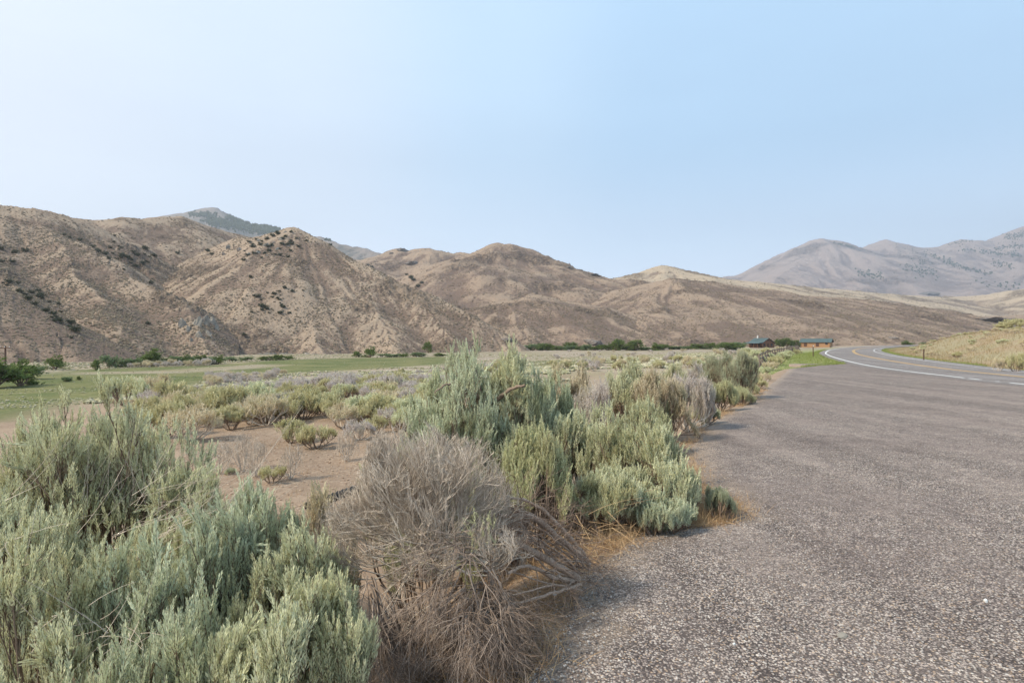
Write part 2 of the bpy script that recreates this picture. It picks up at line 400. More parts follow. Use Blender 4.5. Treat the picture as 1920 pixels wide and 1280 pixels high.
# outer skirt down into the soil
XX = np.hstack([lx[:, None] - .05, XX]); YY = np.hstack([ys[:, None], YY]); ZZ = np.hstack([np.full((len(ys), 1), -.22), ZZ])
idx = np.arange(XX.size).reshape(XX.shape)
Fq = np.stack([idx[:-1, :-1], idx[:-1, 1:], idx[1:, 1:], idx[1:, :-1]], -1).reshape(-1, 4)
dust = 1 - ss(XX - lx[:, None], .05, .45 + .35 * np.clip(fbm(YY * 1.3, XX * 0, 3, 19) + .3, 0, 1))
me = make_mesh('pullout', np.stack([XX, YY, ZZ], -1).reshape(-1, 3), Fq, M['lot'], {'dust': dust}, True)
tag(link('pavement', me), 'brown grey chip seal pull-out beside the highway', 'pavement', kind='structure')

def strip(name, o0, o1, z, matl, y0=-14, y1=1e9, nseg=8, brk=None):
    P = WL[(WL[:, 1] >= y0) & (WL[:, 1] <= y1)]
    P = catmull(P, 6)
    offs = np.linspace(o0, o1, nseg + 1); V = []
    for o in offs:
        q = offset_line(P, o); V.append(np.column_stack([q, np.full(len(q), z) - .02 * max(0, o)]))
    V = np.array(V)                                     # (nseg+1, n, 3)
    idx = np.arange(V.shape[0] * V.shape[1]).reshape(V.shape[:2])
    F = np.stack([idx[:-1, :-1], idx[1:, :-1], idx[1:, 1:], idx[:-1, 1:]], -1)
    if brk is not None: F = F[:, brk(P[:-1])]
    F = F.reshape(-1, 4)
    return make_mesh(name, V.reshape(-1, 3), F, matl)
tag(link('road', strip('road', -.75, 7.7, .006, M['road'], nseg=12)), 'two lane grey highway curving to the right', 'road', kind='structure')
# pale bleached inner shoulder
M['shoulder'] = chips('shoulder_asphalt', (.30, .285, .275), (.36, .34, .33), (.20, .19, .18), (.40, .38, .36), 60, .003, .5)
tag(link('road_shoulder', strip('road_shoulder', 7.35, 8.4, .001, M['shoulder'], nseg=2)), 'pale gravel shoulder along the inner road edge', 'shoulder', kind='structure')
def paint(name, c, w0):
    m, t, p = mat(name); n = noise(t, 22, 4)
    bs = t.nodes.new('ShaderNodeBsdfTransparent'); mx = t.nodes.new('ShaderNodeMixShader'); o = [q for q in t.nodes if q.type == 'OUTPUT_MATERIAL'][0]
    n2 = noise(t, 260, 2)
    p.inputs['Base Color'].default_value = (*c, 1); p.inputs['Roughness'].default_value = .7
    t.links.new(rng_(t, math_(t, 'ADD', math_(t, 'MULTIPLY', n, .6), math_(t, 'MULTIPLY', n2, .4)), w0, w0 + .08), mx.inputs[0])
    t.links.new(p.outputs[0], mx.inputs[1]); t.links.new(bs.outputs[0], mx.inputs[2]); t.links.new(mx.outputs[0], o.inputs[0]); return m
M['white'] = paint('white_paint', (.78, .77, .74), .56); M['yellow'] = paint('yellow_paint', (.68, .40, .10), .56)
_r = random.Random(4)
def worn(P):
    k = np.ones(len(P), bool)
    for i, q in enumerate(P):
        if q[1] < 25.6 and (math.sin(q[1] * 2.6) + math.sin(q[1] * 4.1) < .15): k[i] = False
        if q[1] < 21.0: k[i] = False
    return k
tag(link('road_edge_line', strip('a', -.07, .07, .0105, M['white'], nseg=1, brk=worn)), 'white edge line on the outer side of the curve', 'road marking', kind='structure')
tag(link('road_center_line', strip('b', 3.66, 3.77, .0105, M['yellow'], nseg=1)), 'left of the two yellow centre lines', 'road marking', kind='structure')
tag(link('road_center_line', strip('c', 3.90, 4.01, .0105, M['yellow'], nseg=1)), 'right of the two yellow centre lines', 'road marking', kind='structure')
tag(link('road_edge_line', strip('d', 7.05, 7.15, .0105, M['white'], nseg=1)), 'white edge line on the inner side of the curve', 'road marking', kind='structure')

# ------------------------------------------------------------------ hills
HILLS = {}
def smax(a, b, k):
    h = np.clip(.5 + .5 * (a - b) / k, 0, 1); return b * (1 - h) + a * h + k * h * (1 - h)
def hill(name, ridges, tr, yr, nt_, ny, slope, gul, lam, k, seed, label, colors, res_noise=(0, 0), veg_b=0., fine=.5, lump=0):
    t0_, t1_ = max(tr[0], -1.08), min(tr[1], 1.08); tv = np.linspace(t0_, t1_, nt_)      # finer where the valley opens to the lot, coarser round the flanks
    if tr[0] < t0_: tv = np.concatenate([np.linspace(tr[0], t0_, 120)[:-1], tv])
    if tr[1] > t1_: tv = np.concatenate([tv, np.linspace(t1_, tr[1], 120)[1:]])
    yv = np.exp(np.linspace(math.log(yr[0]), math.log(yr[1]), ny))
    Yg, T = np.meshgrid(yv, tv, indexing='ij'); Xg = T * Yg
    wx = Xg + lam * .35 * fbm(Xg / lam / 2.5, Yg / lam / 2.5, 3, seed + 50); wy = Yg + lam * .35 * fbm(Xg / lam / 2.5, Yg / lam / 2.5, 3, seed + 51)
    def blur(a, n=1, k=2):
        for _ in range(k):
            for ax in (0, 1):
                p_ = np.concatenate([np.repeat(np.take(a, [0], ax), n, ax), a, np.repeat(np.take(a, [-1], ax), n, ax)], ax); c_ = np.cumsum(p_, ax)
                c_ = np.concatenate([np.zeros_like(np.take(c_, [0], ax)), c_], ax); L_ = a.shape[ax]
                a = (np.take(c_, range(2 * n + 1, 2 * n + 1 + L_), ax) - np.take(c_, range(0, L_), ax)) / (2 * n + 1)
        return a
    H = np.full(Xg.shape, -500.); ST = np.zeros(Xg.shape)
    for ri, rd in enumerate(ridges):
        sl = slope; pts = rd
        if isinstance(rd, tuple): pts, sl = rd
        P = np.array([W3(*q) for q in pts])
        if len(P) > 2: P = catmull(P, 4)
        best = np.full(Xg.shape, -1e9); d = np.zeros(Xg.shape); u = np.zeros(Xg.shape); zc = np.zeros(Xg.shape); Ls = 0.
        for a_, b_ in zip(P[:-1], P[1:]):               # the highest of the slopes that fall from every stretch of the crest
            dx_, dy_ = b_[:2] - a_[:2]; l_ = math.hypot(dx_, dy_) + 1e-9
            t_ = np.clip(((wx - a_[0]) * dx_ + (wy - a_[1]) * dy_) / l_ ** 2, 0, 1); ex = wx - a_[0] - t_ * dx_; ey = wy - a_[1] - t_ * dy_
            dd_ = np.hypot(ex, ey); zz_ = a_[2] + (b_[2] - a_[2]) * t_; v_ = zz_ - sl * dd_; m_ = v_ > best
            best = np.where(m_, v_, best); d = np.where(m_, dd_, d); zc = np.where(m_, zz_, zc)
            # fan coordinate: along the crest on straight runs, turning around its ends
            u = np.where(m_, Ls + t_ * l_ + lam * 2.2 * np.abs(np.arctan2(ey, ex)) + np.sign(dx_ * ey - dy_ * ex) * 500, u); Ls += l_
        rr_ = 1 - np.abs(pn(u / lam, d / lam * .12 + ri * 7, seed + ri)) * 2
        rr2 = 1 - np.abs(pn(u / lam * 2.7, d / lam * .25 + ri * 7, seed + ri + 9)) * 2
        ramp_ = ss(d, 0, lam * 2.2)
        hh = zc - sl * (d - lam * .12 * (1 - np.exp(-d / (lam * .3)))) + blur(gul * ramp_ * (-.7 * rr_ - .3 * rr2))
        m_ = hh > H; ST = np.where(m_, pn(u / lam * 3.3, d / lam * .3, seed + 3) * .55 + pn(u / lam * 9, d / lam * .8, seed + 5) * .4 - .08 * rr_, ST)
        H = smax(hh, H, k)
    H = H + lump * np.clip((H + 4) / 25, 0, 1) * fbm(Xg / lam / 2.6 + seed, Yg / lam / 3.2, 3, seed + 90)
    crag = ss(fbm(Xg / lam / 2.2 + 9, Yg / lam / 2.2, 5, seed + 60), .13, .30)
    H = H + fine * (fbm(Xg / lam * 1.7, Yg / lam * 1.7, 5, seed + 70, .6) * gul * .75)
    H = H + crag * gul * .35 * (np.abs(fbm(Xg / lam * 3, Yg / lam * 3, 4, seed + 61, .65)) * 3 - .3)
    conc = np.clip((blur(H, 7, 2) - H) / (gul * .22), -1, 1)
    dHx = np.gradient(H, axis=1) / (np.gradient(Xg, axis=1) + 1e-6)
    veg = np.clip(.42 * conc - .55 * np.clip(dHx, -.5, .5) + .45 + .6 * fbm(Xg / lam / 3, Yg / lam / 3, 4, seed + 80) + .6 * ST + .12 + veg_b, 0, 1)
    gr = G(Xg, Yg)
    foot = 1 - ss(H - gr, 0, 9 * lam / 18)
    keepv = H > gr - 6
    kf = keepv[:-1, :-1] | keepv[:-1, 1:] | keepv[1:, 1:] | keepv[1:, :-1]
    idx = np.arange(H.size).reshape(H.shape)
    F = np.stack([idx[:-1, :-1], idx[:-1, 1:], idx[1:, 1:], idx[1:, :-1]], -1)[kf]
    used = np.unique(F); rem = np.full(H.size, -1); rem[used] = np.arange(len(used))
    V = np.stack([Xg, Yg, H], -1).reshape(-1, 3)[used]; F = rem[F]
    m, t, p = mat(name + '_soil')
    pos = t.nodes.new('ShaderNodeNewGeometry').outputs['Position']
    nf = noise(t, 14. / lam, 8, .72, pos); ng = noise(t, 2.2 / lam, 6, .6, pos); nn = noise(t, 45. / lam, 5, .7, pos)
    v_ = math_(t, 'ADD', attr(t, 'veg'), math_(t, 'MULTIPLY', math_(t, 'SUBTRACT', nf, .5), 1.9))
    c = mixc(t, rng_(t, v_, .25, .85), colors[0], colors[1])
    c = mixc(t, rng_(t, ng, .5, .72, 0, .6), c, colors[2])
    c = mixc(t, rng_(t, nn, .54, .64, 0, .55), c, colors[3])
    c = mixc(t, math_(t, 'MULTIPLY', attr(t, 'crag'), rng_(t, nf, .35, .6, .25, .9)), c, tuple(q * .60 for q in colors[3]))
    c = mixc(t, math_(t, 'MULTIPLY', attr(t, 'pale'), rng_(t, nf, .4, .6, .2, .85)), c, tuple(min(1, q * .98) for q in colors[0]))
    setc(t, p, c); p.inputs['Roughness'].default_value = 1; p.inputs['Specular IOR Level'].default_value = .1
    bump(t, p, math_(t, 'ADD', nf, math_(t, 'MULTIPLY', nn, .5)), lam * .06, .8)
    pale = ss(fbm(Xg / lam / 2.6 - 5, Yg / lam / 2.6, 4, seed + 62) + .25 * ST, .16, .36)
    me = make_mesh(name, V, F, m, {'veg': veg.ravel()[used], 'crag': crag.ravel()[used], 'pale': pale.ravel()[used]}, True)
    tag(link(name, me), label, 'hill', kind='structure')
    HILLS[name] = dict(tv=tv, yv=yv, H=H, veg=veg, gr=gr, T=T, Y=Yg, X=Xg)
TAN = [(.38, .285, .207), (.205, .143, .107), (.295, .215, .158), (.15, .11, .085)]
BRN = [(.37, .27, .195), (.20, .14, .108), (.275, .20, .15), (.145, .105, .082)]
PAL = [(.50, .39, .28), (.27, .20, .15), (.35, .27, .195), (.20, .15, .115)]
hill('left_hill', [
    [(-900, 300, 230), (-500, 330, 260), (-250, 352, 295), (0, 384, 325), (84, 397, 338), (150, 413, 352)],
    [(60, 394, 332), (109, 435, 315), (178, 469, 300), (231, 507, 288), (266, 529, 275), (312, 560, 255), (352, 605, 230), (378, 655, 205)],
    [(-60, 400, 318), (-20, 470, 270), (30, 560, 215), (60, 620, 175), (70, 668, 150)],
    [(90, 425, 318), (150, 520, 262), (210, 610, 205), (225, 662, 175)]],
    (-3.3, -.48), (70, 620), 480, 460, .56, 4.0, 22, 4, 11, 'long tan and brown scrub hill on the left', TAN)
hill('near_left_hill', [[(-700, 400, 170), (-300, 450, 172), (-100, 505, 170), (0, 548, 168), (60, 590, 164), (120, 640, 158), (150, 668, 150)]],
     (-2.8, -.62), (60, 330), 260, 220, .52, 1.6, 16, 4, 23, 'darker brown hillside at the lower left', BRN, veg_b=.3)
hill('back_left_hill', [
    [(60, 420, 430), (134, 410, 430), (175, 412, 440), (219, 408, 450), (272, 410, 465), (300, 406, 480), (344, 411, 500), (391, 426, 520), (444, 440, 540), (520, 462, 570), (600, 500, 600)],
    [(219, 412, 450), (235, 447, 405), (262, 485, 372), (300, 530, 335), (337, 566, 300), (360, 610, 260)],
    [(344, 411, 500), (370, 450, 450), (385, 480, 420), (372, 520, 370)]],
    (-1.6, -.2), (210, 900), 440, 400, .5, 3.2, 24, 9, 31, 'rounded tan hill behind the left ravine', TAN, veg_b=-.05)
hill('pyramid_hill', [
    [(420, 452, 500), (445, 446, 440), (470, 446, 405), (500, 439, 390), (527, 432, 384), (546, 427, 380), (567, 435, 378), (589, 445, 376), (620, 463, 372),
     (652, 482, 365), (699, 505, 355), (730, 522, 350), (792, 547, 340), (839, 572, 330), (880, 592, 322), (930, 620, 312), (970, 648, 300)],
    [(546, 430, 380), (505, 478, 345), (450, 540, 308), (410, 595, 272), (385, 650, 225)],
    [(546, 430, 380), (560, 500, 340), (580, 580, 292), (595, 665, 238)],
    [(640, 480, 367), (690, 545, 325), (725, 610, 280), (745, 662, 250)],
    [(780, 545, 342), (810, 590, 310), (835, 640, 280), (845, 660, 270)]],
    (-.9, .16), (180, 620), 680, 480, .57, 3.8, 20, 3, 43, 'steep pyramid shaped tan hill with rocky top', TAN)
hill('middle_hill', [
    [(600, 500, 1100), (720, 480, 1100), (739, 475, 1100), (752, 468, 1085), (767, 472, 1080), (808, 465, 1090), (855, 474, 1080), (905, 478, 1000), (927, 464, 860), (960, 466, 845),
     (997, 481, 832), (1022, 484, 830), (1047, 496, 820), (1085, 514, 810), (1132, 518, 800), (1175, 522, 800), (1230, 530, 800), (1300, 545, 800)],
    [(739, 475, 1100), (730, 500, 1000), (720, 530, 850), (760, 560, 700)],
    [(808, 465, 1090), (790, 492, 980), (780, 515, 880), (800, 540, 760)],
    [(927, 464, 860), (900, 492, 770), (865, 515, 690), (830, 545, 610), (840, 590, 500)],
    [(960, 466, 845), (980, 505, 730), (990, 540, 640), (1010, 570, 560), (1030, 615, 450)],
    [(1060, 500, 818), (1085, 540, 700), (1110, 560, 620), (1150, 590, 530), (1160, 635, 420)]],
    (-.85, .62), (310, 1900), 760, 520, .36, 7.5, 42, 10, 57, 'broad brown hills with rounded spurs in the middle distance', BRN, veg_b=.05, lump=16)
hill('front_ridge', [
    [(880, 600, 430), (930, 566, 450), (1000, 556, 470), (1060, 562, 470), (1120, 580, 460), (1160, 605, 430), (1190, 640, 390)],
    [(1000, 556, 470), (990, 600, 400), (985, 640, 350)],
    [(1100, 575, 462), (1090, 610, 400), (1100, 640, 360)]],
    (-.25, .4), (280, 760), 400, 260, .34, 3.4, 26, 9, 61, 'low brown foothill behind the willows', BRN, veg_b=.15, lump=7)
hill('right_brown_hill', [
    [(1120, 560, 700), (1160, 545, 670), (1200, 535, 640), (1257, 528, 620), (1304, 529, 620), (1366, 537, 622), (1429, 545, 630), (1461, 553, 640), (1532, 555, 650), (1590, 558, 660),
     (1655, 565, 670), (1704, 574, 690), (1780, 586, 720), (1850, 592, 740), (1960, 590, 760)],
    [(1257, 528, 620), (1230, 565, 520), (1205, 605, 430), (1200, 632, 380)],
    [(1340, 533, 620), (1335, 570, 530), (1320, 605, 450), (1310, 628, 400)],
    [(1440, 548, 635), (1450, 580, 550), (1470, 608, 480)],
    [(1590, 558, 660), (1600, 580, 590), (1620, 602, 530)]],
    (-.02, 1.5), (330, 1500), 640, 380, .27, 4.5, 34, 12, 67, 'low brown scrub hill behind the log buildings', BRN, veg_b=.12, lump=5)
hill('pale_hill', [
    [(1120, 540, 1000), (1185, 523, 1000), (1210, 517, 990), (1244, 501, 980), (1272, 507, 985), (1297, 518, 990), (1335, 521, 1010), (1397, 528, 1060), (1480, 533, 1150), (1526, 539, 1200),
     (1623, 547, 1300), (1687, 553, 1400), (1768, 556, 1500), (1849, 553, 1500), (1881, 547, 1480), (1920, 540, 1450), (2100, 500, 1400)],
    [(1244, 501, 980), (1225, 525, 860), (1200, 540, 780)]],
    (0, 1.9), (600, 3200), 520, 300, .27, 5, 50, 14, 71, 'pale tan hill with a small cone behind the brown hill', PAL, veg_b=-.15, lump=3)
FAR = [(.43, .33, .285), (.26, .198, .18), (.37, .275, .24), (.21, .16, .145)]
hill('far_right_mountain', [
    [(1250, 560, 4700), (1345, 521, 4800), (1374, 514, 4850), (1394, 518, 4900), (1429, 497, 5000), (1458, 482, 5000), (1494, 470, 5000), (1526, 456, 5000), (1545, 452, 5000), (1574, 457, 5050),
     (1604, 466, 5100), (1623, 470, 5200), (1642, 459, 5300), (1662, 453, 5300), (1688, 459, 5300), (1720, 464, 5250), (1752, 464, 5200), (1804, 452, 5200), (1862, 450, 5200), (1888, 437, 5200), (1920, 428, 5200),
     (2050, 390, 5100), (2300, 380, 5000)],
    [(1545, 452, 5000), (1510, 490, 4500), (1470, 515, 4100), (1430, 536, 3700)],
    [(1580, 458, 5050), (1610, 500, 4400), (1600, 540, 3700)],
    [(1662, 453, 5300), (1700, 490, 4600), (1690, 520, 4100), (1730, 548, 3500)],
    [(1804, 452, 5200), (1790, 490, 4600), (1830, 520, 4000), (1820, 548, 3500)],
    [(1920, 428, 5200), (1900, 480, 4500), (1930, 530, 3800)]],
    (0, 2.3), (2600, 6500), 800, 420, .42, 46, 230, 80, 83, 'hazy lilac mountain range far to the right', FAR, lump=35)
hill('far_left_mountain', [
    [(130, 420, 3200), (170, 412, 3200), (250, 425, 3100), (312, 405, 3000), (331, 400, 3000), (356, 403, 3000), (372, 396, 3000), (397, 392, 3000), (419, 401, 3000), (437, 408, 3000),
     (480, 422, 2950), (496, 423, 2900), (527, 432, 2800), (600, 447, 2500), (660, 461, 2300), (720, 476, 2150), (800, 510, 2100), (900, 540, 2000)],
    [(397, 392, 3000), (420, 440, 2600), (440, 500, 2200)],
    [(600, 447, 2500), (620, 480, 2200), (640, 520, 1900)]],
    (-1.7, .3), (1400, 5000), 480, 300, .46, 22, 130, 45, 91, 'hazy blue mountain with dark forest behind the left hills', [(.30, .25, .22), (.16, .15, .135), (.22, .19, .17), (.11, .11, .10)])
def hz_at(name, x, y):
    h = HILLS[name]; t = x / y
    i = np.clip(np.searchsorted(h['yv'], y) - 1, 0, len(h['yv']) - 2); j = np.clip(np.searchsorted(h['tv'], t) - 1, 0, len(h['tv']) - 2)
    fy = (y - h['yv'][i]) / (h['yv'][i + 1] - h['yv'][i]); ft = (t - h['tv'][j]) / (h['tv'][j + 1] - h['tv'][j])
    H = h['H']; ok = (y > h['yv'][0]) & (y < h['yv'][-1]) & (t > h['tv'][0]) & (t < h['tv'][-1])
    z = (H[i, j] * (1 - ft) + H[i, j + 1] * ft) * (1 - fy) + (H[i + 1, j] * (1 - ft) + H[i + 1, j + 1] * ft) * fy
    return np.where(ok, z, -1e3)
def hit(px, py, y0=120, y1=6000):
    t = (px - 960) / FX; Ys = np.exp(np.linspace(math.log(y0), math.log(y1), 1500)); zr = CZ - (py - 640) / FX * Ys
    zz = np.full(Ys.shape, -1e3)
    for n in HILLS: zz = np.maximum(zz, hz_at(n, t * Ys, Ys))
    m_ = zz >= zr
    if not m_.any(): return None
    i = int(np.argmax(m_)); return (t * Ys[i], Ys[i], float(zz[i]))

# ------------------------------------------------------------------ scrub that dots the hills (nobody could count it)
rg = np.random.default_rng(5)
def blobs(P, r, hgt, seed=0, var=None):
    """small rough shrub mounds: two jittered rings and a top"""
    g = np.random.default_rng(seed); n = len(P); k = 5
    a = (np.arange(k) / k * 2 * np.pi)[None, :] + g.uniform(0, 6, (n, 1))
    def ring(rad, z, j): return np.stack([np.cos(a + j) * rad * g.uniform(.7, 1.25, (n, k)), np.sin(a + j) * rad * g.uniform(.7, 1.25, (n, k)), z * g.uniform(.8, 1.2, (n, k))], -1)
    r_ = r[:, None]; h_ = hgt[:, None]
    V = np.concatenate([ring(r_ * .75, -h_ * .35, 0), ring(r_ * 1.0, h_ * .45, .6), np.stack([g.uniform(-.2, .2, n) * r, g.uniform(-.2, .2, n) * r, hgt], -1)[:, None]], 1) + P[:, None, :]
    q = np.array([[i, (i + 1) % k, k + (i + 1) % k, k + i] for i in range(k)]); tr = np.array([[k + i, k + (i + 1) % k, 2 * k] for i in range(k)])
    off = (np.arange(n) * (2 * k + 1))[:, None, None]
    return V.reshape(-1, 3), [(q[None] + off).reshape(-1, 4), (tr[None] + off).reshape(-1, 3)], np.repeat(g.uniform(0, 1, n) if var is None else var, 2 * k + 1)
def scrub(name, n, r0, r1, seed, label, dens=1.0, ybias=1.0, material='scrub'):
    h = HILLS[name]; g = np.random.default_rng(seed)
    N_ = n * 6
    t_ = g.uniform(max(-1.06, h['tv'][2]), min(1.06, h['tv'][-3]), N_); lo, hi = h['yv'][2], h['yv'][-3]
    y_ = (lo ** .7 + (hi ** .7 - lo ** .7) * g.uniform(0, 1, N_)) ** (1 / .7)
    x_ = t_ * y_; z_ = hz_at(name, x_, y_)
    oth = np.full(z_.shape, -1e3)
    for k_ in HILLS:
        if k_ != name: oth = np.maximum(oth, hz_at(k_, x_, y_))
    iy = np.clip(np.searchsorted(h['yv'], y_), 0, len(h['yv']) - 1); it = np.clip(np.searchsorted(h['tv'], t_), 0, len(h['tv']) - 1)
    ve = .2 + .5 * h['veg'][iy, it] + 1.1 * fbm(x_ / 26, y_ / 26, 3, seed + 2)
    m_ = (z_ > G(x_, y_) + .3) & (z_ > oth) & (g.uniform(0, 1, N_) < np.clip(ve, .06, 1)) & (np.abs(x_ / y_) < 1.0)
    i = np.nonzero(m_)[0][:n]
    P = np.stack([x_[i], y_[i], z_[i] - .1], -1); r = g.uniform(0, 1, len(i)) ** 2 * (r1 - r0) + r0
    V, F, A = blobs(P, r, r * g.uniform(.8, 1.3, len(i)), seed)
    me = make_mesh('hillside_scrub', V, F, M[material], {'var': A}, False)
    tag(link('hillside_scrub', me), label, 'scrub', kind='stuff')
scrub('left_hill', 26000, .16, .62, 1, 'small dark sagebrush dotting the long left hill')
scrub('near_left_hill', 9000, .15, .42, 2, 'dense low scrub over the lower left hillside')
scrub('back_left_hill', 14000, .2, .8, 3, 'sparse scrub over the rounded back hill')
scrub('pyramid_hill', 30000, .16, .62, 4, 'dark scrub dots over the pyramid shaped hill')
scrub('middle_hill', 30000, .3, 1.0, 5, 'fine scrub over the middle brown hills')
scrub('front_ridge', 10000, .25, .7, 6, 'scrub over the low foothill behind the willows')
scrub('right_brown_hill', 24000, .25, .8, 7, 'fine scrub over the low brown hill on the right')
scrub('pale_hill', 8000, .4, 1.2, 8, 'sparse scrub over the pale hill')

# ------------------------------------------------------------------ plant generators
def frames(D):
    D = D / np.linalg.norm(D, axis=-1, keepdims=True)
    up = np.where(np.abs(D[..., 2:3]) > .9, np.array([1., 0, 0]), np.array([0, 0, 1.]))
    A = np.cross(up, D); A /= np.linalg.norm(A, axis=-1, keepdims=True)
    return A, np.cross(D, A), D
def tubes(P, Rr, k=3):
    """P (n,m,3) centre lines, Rr (n,m) radii"""
    n, m_, _ = P.shape; D = np.gradient(P, axis=1) + 1e-9; A, B, _ = frames(D)
    a = np.arange(k) / k * 2 * np.pi
    V = P[:, :, None, :] + Rr[:, :, None, None] * (A[:, :, None, :] * np.cos(a)[:, None] + B[:, :, None, :] * np.sin(a)[:, None])
    idx = np.arange(n * m_ * k).reshape(n, m_, k)
    F = np.stack([idx[:, :-1, :], np.roll(idx, -1, 2)[:, :-1, :], np.roll(idx, -1, 2)[:, 1:, :], idx[:, 1:, :]], -1).reshape(-1, 4)
    return V.reshape(-1, 3), F
def unit(v): return v / (np.linalg.norm(v, axis=-1, keepdims=True) + 1e-9)
def grow(g, P0, D0, levels, seg=4, k0=3):
    """levels: list of (children, length, radius, spread, up, wiggle); returns tube chunks per level and tips"""
    chunks = []; P, D = P0, D0
    prev = None
    for li, (ch, L, rad, spread, up, wig) in enumerate(levels):
        if li > 0:
            # children leave along the parent, most from its outer half
            n = len(prev); f = g.uniform(.35, 1, (n, ch)); f[:, 0] = 1
            ii = f * (prev.shape[1] - 1); i0 = np.clip(ii.astype(int), 0, prev.shape[1] - 2); fr = (ii - i0)[..., None]
            ar = np.arange(n)[:, None]
            P = (prev[ar, i0] * (1 - fr) + prev[ar, i0 + 1] * fr).reshape(-1, 3)
            D = np.repeat(unit(prev[:, -1] - prev[:, -2]), ch, 0)
            D = unit(D + g.normal(0, spread, D.shape) + np.array([0, 0, up]))
        n = len(P); Ls = L * g.uniform(.6, 1.3, n)
        pts = [P]; d = D
        for s in range(seg):
            d = unit(d + g.normal(0, wig, d.shape) + np.array([0, 0, up * .25]))
            pts.append(pts[-1] + d * (Ls / seg)[:, None])
        C = np.stack(pts, 1); r1 = levels[li + 1][2] if li + 1 < len(levels) else rad * .4
        Rr = np.linspace(rad, max(r1, rad * .35), seg + 1)[None, :] * g.uniform(.8, 1.2, (n, 1))
        chunks.append((C, Rr)); prev = C
    return chunks, prev
_sp = {}
def sprig(nl, seed, leaf=.16, wid=.26, spread=.5):
    key = (nl, seed, leaf, wid, spread)
    if key in _sp: return _sp[key]
    g = np.random.default_rng(seed + nl)
    u = np.linspace(.04, 1.0, nl) + g.uniform(-.02, .02, nl); ph = np.arange(nl) * 2.4 + g.uniform(-.4, .4, nl)
    side = np.stack([np.cos(ph), np.sin(ph), np.zeros(nl)], -1)
    ang = g.uniform(spread * .5, spread * 1.4, nl) * (1 - .55 * u)
    d = side * np.sin(ang)[:, None] + np.array([0, 0, 1]) * np.cos(ang)[:, None]
    l = leaf * (1.15 - .45 * u) * g.uniform(.6, 1.3, nl)
    base = np.stack([np.zeros(nl), np.zeros(nl), u * .9], -1) + side * (.012 + .03 * g.uniform(0, 1, nl) * (1 - u))[:, None]
    wv = unit(np.cross(d, side) + g.normal(0, .35, d.shape)) * (l * wid * .5)[:, None]
    V = np.stack([base, base + d * (l * .55)[:, None] + wv, base + d * l[:, None] + np.cross(d, wv) * .3, base + d * (l * .55)[:, None] - wv], 1).reshape(-1, 3)
    _sp[key] = V; return V
def foliage(g, P, D, L, nl, leaf=.16, wid=.26, spread=.5, nvar=7, width=1.0, val=None):
    A, B, C = frames(D); n = len(P); a = g.uniform(0, 6.28, n)[:, None]
    A, B = A * np.cos(a) + B * np.sin(a), -A * np.sin(a) + B * np.cos(a)
    out_V = []; var = []; vi = g.integers(0, nvar, n); val = g.uniform(0, 1, n) if val is None else val
    for k in range(nvar):
        m_ = vi == k
        if not m_.any(): continue
        T = sprig(nl, k, leaf, wid, spread); q = L[m_][:, None, None]; bend = g.normal(0, .12, (m_.sum(), 1, 1))
        V = P[m_][:, None] + q * ((T[None, :, 0:1] * width + bend * T[None, :, 2:3] ** 2) * A[m_][:, None] + T[None, :, 1:2] * width * B[m_][:, None] + T[None, :, 2:3] * C[m_][:, None])
        out_V.append(V.reshape(-1, 3))
        var.append(np.clip(np.repeat(val[m_], len(T)) * .7 + np.tile(np.repeat(np.random.default_rng(k).uniform(0, .5, nl), 4), m_.sum()), 0, 1))
    V = np.concatenate(out_V); F = np.arange(len(V)).reshape(-1, 4)
    return V, F, np.concatenate(var)
def cat_tubes(chunks, ks):
    Vs, Fs, As, n = [], [], [], 0
    g = np.random.default_rng(1)
    for (C, Rr), k in zip(chunks, ks):
        V, F = tubes(C, Rr, k); Vs.append(V); Fs.append(F + n); n += len(V)
        As.append(np.repeat(g.uniform(0, 1, len(C)), C.shape[1] * k))
    return np.concatenate(Vs), np.concatenate(Fs), np.concatenate(As)
